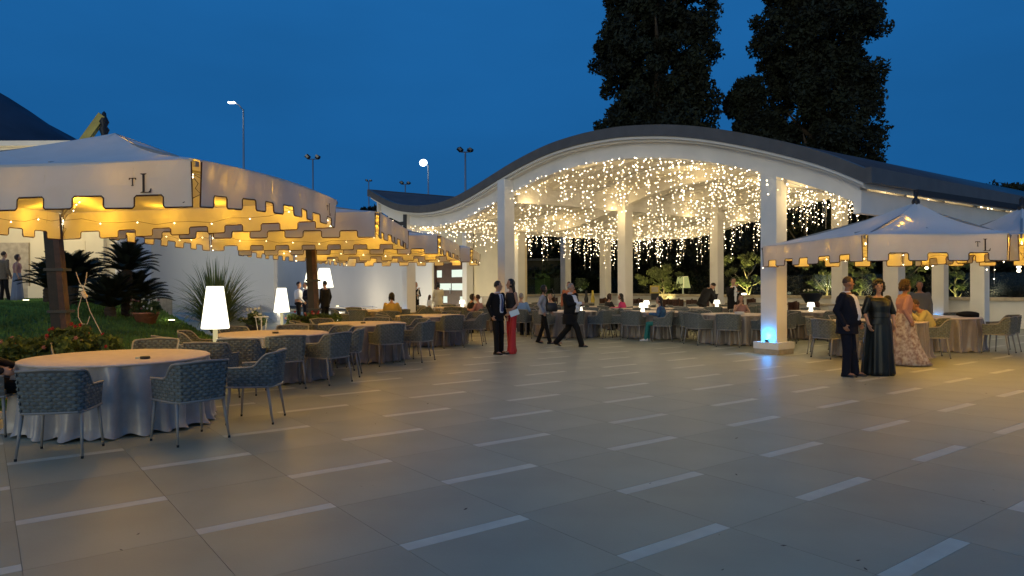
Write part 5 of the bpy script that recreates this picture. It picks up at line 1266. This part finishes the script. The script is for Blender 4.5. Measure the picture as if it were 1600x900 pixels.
M['tealgown'] = mat('black_satin_teal_sheen', (0.003, 0.004, 0.004), 0.42, col2=(0.013, 0.019, 0.020), scale=3.2, detail=2, spec=0.3, bump=0.2, bscale=9)
# stretch the satin sheen, painted into the colour, along the gown's height
_nt = M['tealgown'].node_tree
for _n in [q for q in _nt.nodes if q.type == 'TEX_NOISE'][:1]:
    _mp = _nt.nodes.new('ShaderNodeMapping'); _mp.inputs['Scale'].default_value = (2.6, 2.6, 0.35); _l = _n.inputs['Vector'].links[0]; _nt.links.new(_l.from_socket, _mp.inputs[0]); _nt.links.new(_mp.outputs[0], _n.inputs['Vector'])
M['floral'] = mat('floral_chiffon', (0.50, 0.45, 0.42), 0.8, col2=(0.22, 0.14, 0.13), scale=15, detail=5)
M['pinkshawl'] = mat('pink_chiffon', (0.33, 0.175, 0.18), 0.8, var=.1)
M['yellowshirt'] = mat('yellow_shirt_cotton', (0.38, 0.33, 0.15), 0.85, bump=.2, bscale=14)
M['mustard'] = mat('mustard_knit', (0.48, 0.33, 0.09), 0.85, bump=.2, bscale=14)
M['khaki'] = mat('khaki_trouser_cloth', (0.30, 0.26, 0.15), 0.85)
M['bluegrey'] = mat('blue_grey_cloth', (0.09, 0.10, 0.12), 0.85)
M['tealtrouser'] = mat('teal_trouser_cloth', (0.02, 0.17, 0.155), 0.8, bump=.2, bscale=14)
M['bluejacket'] = mat('bright_blue_print', (0.02, 0.05, 0.15), 0.8, col2=(0.04, 0.12, 0.22), scale=14)
M['magenta'] = mat('magenta_blouse', (0.42, 0.03, 0.13), 0.8, bump=.2, bscale=14)
M['lightblue'] = mat('light_blue_shirt', (0.16, 0.28, 0.48), 0.85, bump=.2, bscale=14)
M['creamsuit'] = mat('cream_linen', (0.62, 0.55, 0.40), 0.85, bump=.2, bscale=14)
M['denimskirt'] = mat('blue_grey_skirt', (0.15, 0.18, 0.24), 0.85, bump=.2, bscale=10)
M['brownjacket'] = mat('brown_tweed', (0.16, 0.12, 0.08), 0.9, var=.2, scale=30)
M['rosetop'] = mat('dusty_rose_top', (0.34, 0.17, 0.15), 0.85)
M['floralshirt'] = mat('olive_floral_shirt', (0.36, 0.32, 0.22), 0.85, col2=(0.12, 0.11, 0.07), scale=16)
M['redscarf'] = mat('orange_red_cloth', (0.40, 0.13, 0.06), 0.85)
M['clutch'] = mat('pale_blue_clutch', (0.55, 0.72, 0.82), 0.4)
M['bag'] = mat('black_leather_bag', (0.015, 0.014, 0.014), 0.45)
M['whitesneaker'] = mat('white_sneaker', (0.62, 0.62, 0.60), 0.7)

# the couple in the middle: he faces right, three quarters to the camera
person('man in black suit and blue tie standing face to face with the woman in red', 777, 16.1, -130, 1.66, dict(look=48, an=(.10, .06, .085), kn=(.10, .05, .5), an2=(-.16, -.02, .085), kn2=(-.13, .01, .5), el=(.25, -.08, 1.17), wr=(.235, .04, .93), shx=.0), near=True, shirt='shirt', shirtw=(.055, .06), tie='tieblue', jlen=-.30)
def clutch(t, q, s, fr_): pass
w_ = person('woman with long black hair in black top and red flared trousers', 799, 16.35, 125, 1.70, dict(look=-30, el=(.22, -.06, 1.16), wr=(.10, .20, 1.10), el2=(-.22, -.02, 1.16), wr2=(-.20, .18, .98), kn2=(-.13, .06, .5), an2=(-.17, .12, .085), an=(.12, -.10, .085), kn=(.11, -.03, .5)), near=True, female=True, top='blacktop', sleeves=False, legs='red', legflare=.055, hairstyle='long', jlen=-.05)
p = at(803.5, 15.95, EYE - (489.5 - 445) / 1107.7 * 15.95); m = MB(); m.beam((-.10, 0, -.035), (.10, 0, .035), .035, .13, up=(0, 0, 1)); m.obj
tag(m.obj('clutch_bag', M['clutch'], None, False, p), 'pale blue clutch bag held by the woman in red', 'bag')
person('woman in grey cardigan and dark waistcoat walking with a black shoulder bag', 849, 18.9, -100, 1.55, dict(look=25, el=(.23, -.12, 1.18), wr=(.24, .02, .95), el2=(-.22, .02, 1.16), wr2=(-.20, .18, .98), kn=(.09, .10, .5), an=(.10, .20, .085), kn2=(-.09, -.03, .5), an2=(-.10, -.17, .10), toe2=-12), near=True, female=True, top='greyknit', vest='darkvest', shirtw=(.11, .11), legs='suitblack', hairstyle='bob', jlen=-.12)
p = at(862, 18.7, .86); t = thing('shoulder_bag', 'black leather shoulder bag carried by the woman in the grey cardigan', 'bag', p); m = MB(); m.loft([[(x * .15 * k, y * .06 * k, z_) for x, y in ((-1, -.8), (-.8, -1), (.8, -1), (1, -.8), (1, .8), (.8, 1), (-.8, 1), (-1, .8))] for z_, k in ((0, .85), (.03, 1), (.20, .95), (.23, .7))]); m.obj('bag_body', M['bag'], t, True)
m = MB(); m.tube([(-.10, 0, .2), (-.12, .04, .40), (-.14, .10, .56), (0.02, .12, .60), (.08, .04, .42), (.10, 0, .2)], .012, 5); m.obj('strap', M['bag'], t, True)
person('stout grey haired man in black dinner jacket and bow tie mid stride', 891, 18.0, -104, 1.60, dict(look=-5, shr=-35, hipr=-18, el=(.27, -.02, 1.16), wr=(.12, .30, 1.20), el2=(-.28, .03, 1.15), wr2=(-.14, .28, 1.14), kn=(.10, .20, .52), an=(.10, .32, .085), kn2=(-.10, -.08, .50), an2=(-.11, -.40, .13), toe2=-28, shx=.0, shlow=.02), near=True, w=1.28, belly=.12, shirt='shirt', shirtw=(.085, .07), tie='bow', hair='hairgrey', jlen=-.36, coatlen=.62, legflare=.02)
# the couple on the right
person('man in navy suit with open white shirt standing side on at right', 1323, 12.05, -132, 1.69, dict(look=42, el=(.27, -.09, 1.16), wr=(.255, .03, .92), el2=(-.25, .0, 1.16), wr2=(-.22, .14, .93), kn=(.10, .04, .5), an=(.11, .02, .085), kn2=(-.10, .05, .5), an2=(-.12, .10, .085)), near=True, w=1.22, belly=.07, top='suitnavy', legs='suitnavy', shirt='shirt', shirtw=(.085, .10), hair='hairbrown', hairstyle='bald', skin='skindark', jlen=-.40, legflare=.015)
person('woman in long black and teal satin gown with short wide sleeves', 1372, 12.15, 186, 1.62, dict(look=-24, el=(.27, -.01, 1.17), wr=(.25, .10, .94), el2=(-.29, .0, 1.16), wr2=(-.27, .06, .92)), near=True, female=True, w=1.28, belly=.04, top='tealgown', shortsleeve=True, jlen=-.02, legs=None, gown='tealgown',
       gownspec=(0, [(1.22, .13, .10, 0, 0), (1.05, .15, .125, 0, .01), (.9, .185, .15, 0, .01), (.6, .20, .17, 0, 0), (.3, .215, .18, 0, 0), (.08, .228, .19, 0, 0), (.02, .232, .195, 0, 0), (.005, .22, .18, 0, 0)], .10), hairstyle='curly', skin='skin')
person('woman in pink shawl and floral gown walking to the right', 1413, 13.5, -95, 1.62, dict(look=0, el=(.22, -.10, 1.16), wr=(.23, .02, .93), el2=(-.20, .02, 1.16), wr2=(-.20, .14, .95), kn=(.08, .05, .5), an=(.08, .12, .085), an2=(-.08, -.2, .085), kn2=(-.08, -.02, .5)), near=True, female=True, w=1.08, top='pinkshawl', legs=None, gown='floral', jlen=-.04,
       gownspec=(0, [(1.25, .15, .12, 0, 0), (1.1, .15, .125, 0, 0), (.95, .175, .15, 0, 0), (.7, .19, .19, 0, .01), (.4, .20, .24, 0, .06), (.15, .21, .30, 0, .13), (.03, .21, .34, 0, .17), (.015, .19, .30, 0, .17)], .10), hair='hairbrown', hairstyle='curly', skin='skindark')
person('man in blue grey shirt standing half hidden behind the woman in pink', 1437, 16.9, 150, 1.62, dict(look=20), top='bluegrey', hair='hairblack', hairstyle='short', skin='skindark')

# --- seated people take the nearest chair
allch = [o for o in bpy.data.objects if o.get('category') == 'chair' and o.name.startswith('woven_armchair')]
taken = set()
def sit(label, px, D_, rz, **kw):
    p = at(px, D_); best = min((o for o in allch if o.name not in taken), key=lambda o: (o.location - p).length)
    taken.add(best.name); best.location = (p.x, p.y, 0); best.rotation_euler = (0, 0, R(rz))
    if (best.location - p).length < 9:
        return person(label, px, D_, rz, base=SIT, **kw)
sit('man in yellow shirt leaning over his table at right', 1456, 15.0, 75, H=1.68, pose=dict(neck=(0, .22, 1.02), head=(0, .33, 1.15), nod=-28, el=(.26, .30, .82), wr=(.12, .45, .95), el2=(-.26, .30, .82), wr2=(-.10, .46, .98)), near=True, top='yellowshirt', legs='khaki', hair='hairbrown', hairstyle='short', skin='skindark', jlen=-.1)
sit('girl in blue patterned jacket and teal trousers sitting by the small lamps', 1034, 19.6, 78, H=1.60, pose=dict(kn=(.08, .40, .52), an=(.09, .42, .085), kn2=(-.08, .42, .52), an2=(-.05, .48, .085)), female=True, top='bluejacket', legs='tealtrouser', shoes='whitesneaker', hairstyle='long', jlen=-.08)
sit('woman in magenta blouse seated left of the middle column', 973, 24.2, 70, H=1.62, female=True, top='magenta', legs='suitblack', hairstyle='long', jlen=-.08)
sit('woman in black seated beside the woman in magenta', 950, 24.8, -60, H=1.60, female=True, top='blacktop', legs='suitblack', hair='hairbrown', hairstyle='bob', jlen=-.08)
sit('person in olive floral shirt seated behind the walking woman', 861, 23.4, 150, H=1.66, top='floralshirt', legs='suitblack', hair='hairbrown', jlen=-.08)
sit('person in light blue shirt seated behind the couple', 813, 21.8, -20, H=1.70, top='lightblue', legs='suitnavy', hair='hairgrey', jlen=-.08, pose=dict(el=(.26, .10, .80)))
sit('person in black with dark hair seated by the door lamp', 735, 24.2, -75, H=1.62, top='blacktop', legs='suitblack', hairstyle='bob', jlen=-.08)
sit('person in mauve top seated left of the man in black suit', 749, 23.0, 60, H=1.62, female=True, top='rosetop', legs='suitblack', hair='hairbrown', hairstyle='short', jlen=-.08)
sit('woman in mustard yellow knit seated with her back turned', 611, 20.9, -5, H=1.74, female=True, w=1.15, top='mustard', legs='suitblack', hair='hairblack', hairstyle='bob', jlen=-.08)
sit('woman with long curly hair facing the camera left of the foremost column', 1157, 20.6, 172, H=1.62, female=True, top='rosetop', sleeves=False, legs='suitblack', hair='hairbrown', hairstyle='long', jlen=-.08, pose=dict(wr=(.06, .20, 1.04), el=(.22, .16, .84)))
sit('person seated at the nearest table, cut off by the left edge', -22, 7.6, -70, H=1.70, top='blacktop', legs='suitblack', jlen=-.08, pose=dict(neck=(0, -.08, 1.06), head=(0, -.05, 1.22), el=(.26, -.02, .80), wr=(.25, .20, .72), el2=(-.26, -.02, .80), wr2=(-.25, .20, .72)))
# --- standing people farther off
person('man in black suit with hand at chin before the long white wall', 649, 30.0, -125, 1.70, dict(look=10, wr=(.06, .20, 1.42), el=(.24, .06, 1.16), wr2=(.08, .22, 1.18), el2=(-.24, .05, 1.16)), shirt='shirt', hair='hairgrey')
person('woman in cream suit standing with her back turned before the dark door', 685, 31.0, 15, 1.66, dict(look=-30, wr=(.05, .18, 1.30), el=(.24, .05, 1.18)), female=True, w=1.12, top='creamsuit', legs='creamsuit', hairstyle='bob', jlen=-.45, shoes='whitesneaker', legflare=.03)
person('child in white top crouching beside the woman in cream', 671, 30.0, -60, 1.15, dict(look=0), female=True, top='shirt', legs='suitblack', hair='hairbrown', hairstyle='long', jlen=-.05)
person('man in white shirt and black trousers left of the two big lamps', 466, 26.8, -75, 1.72, dict(el=(.25, .02, 1.18), wr=(.2, .20, .98), an=(.1, .12, .085), an2=(-.1, -.14, .085)), w=1.1, top='shirt', hair='hairblack', hairstyle='bald', jlen=-.08)
person('man in navy suit facing the man in white shirt', 478, 27.6, 120, 1.70, dict(wr=(.05, .24, 1.15), wr2=(-.02, .24, 1.12)), top='suitnavy', shirt='shirt', legs='suitnavy', skin='skindark')
person('man in black jacket half hidden behind the second mast', 508, 26.0, 60, 1.74, dict(), top='suitblack', legs='suitblack')
pz = at(118, 25.0); person('man in white shirt standing behind the cycads', 118, 25.0, -70, 1.72, dict(nod=-20), z=lawn_h(pz.x, pz.y), top='shirt', legs='suitblack', jlen=-.08)
person('man in brown tweed jacket on the terrace at far left', 6, 24.6, -20, 1.72, dict(an=(.1, .10, .085)), z=1.08, top='brownjacket', legs='suitblack', hair='hairbrown', jlen=-.36)
person('woman in rose top and long blue grey skirt on the terrace at far left', 27, 24.4, -60, 1.60, dict(), z=1.08, female=True, top='rosetop', sleeves=False, legs=None, gown='denimskirt', jlen=-.04, hair='hairbrown', hairstyle='bob',
       gownspec=(0, [(1.05, .13, .11, 0, 0), (.95, .165, .14, 0, 0), (.6, .20, .17, 0, 0), (.2, .23, .20, 0, 0), (.01, .25, .22, 0, 0)], .08))
person('man in black bending over the bucket behind the girl in blue', 1098, 24.6, -80, 1.78, dict(neck=(0, .22, 1.38), head=(0, .36, 1.46), nod=-50, el=(.25, .32, 1.1), wr=(.2, .42, .9), el2=(-.25, .32, 1.1), wr2=(-.2, .42, .9)), w=1.12, top='suitblack', legs='suitblack')
person('man in black jacket with hand at mouth behind the curly haired woman', 1145, 22.6, 200, 1.76, dict(wr=(.04, .16, 1.46), el=(.24, .08, 1.2), wr2=(-.05, .2, 1.3), el2=(-.24, .05, 1.2)), top='suitblack', shirt='shirt', legs='suitblack')
person('man in orange red top standing behind the man in dinner jacket', 889, 24.0, 170, 1.66, dict(), top='redscarf', legs='suitblack', hair='hairblack')

# dry bits blown over the paving
m = MB(); rg = random.Random(5)
for k in range(60):
    y = 3.2 + 12 * rg.random() ** 1.5; x = rg.uniform(-.6, .7) * y; a = rg.uniform(0, 6.28); l_ = rg.uniform(.008, .022); w_ = l_ * rg.uniform(.3, .6); ca, sa = math.cos(a), math.sin(a)
    m.add([(x - l_ * ca, y - l_ * sa, .004), (x - w_ * sa, y + w_ * ca, .008), (x + l_ * ca, y + l_ * sa, .012), (x + w_ * sa, y - w_ * ca, .006)], [(0, 1, 2, 3)])
o = m.obj('dry_leaf_litter', M['bark']); tag(o, 'tiny dry leaf bits scattered over the open paving', 'litter'); o['kind'] = 'stuff'
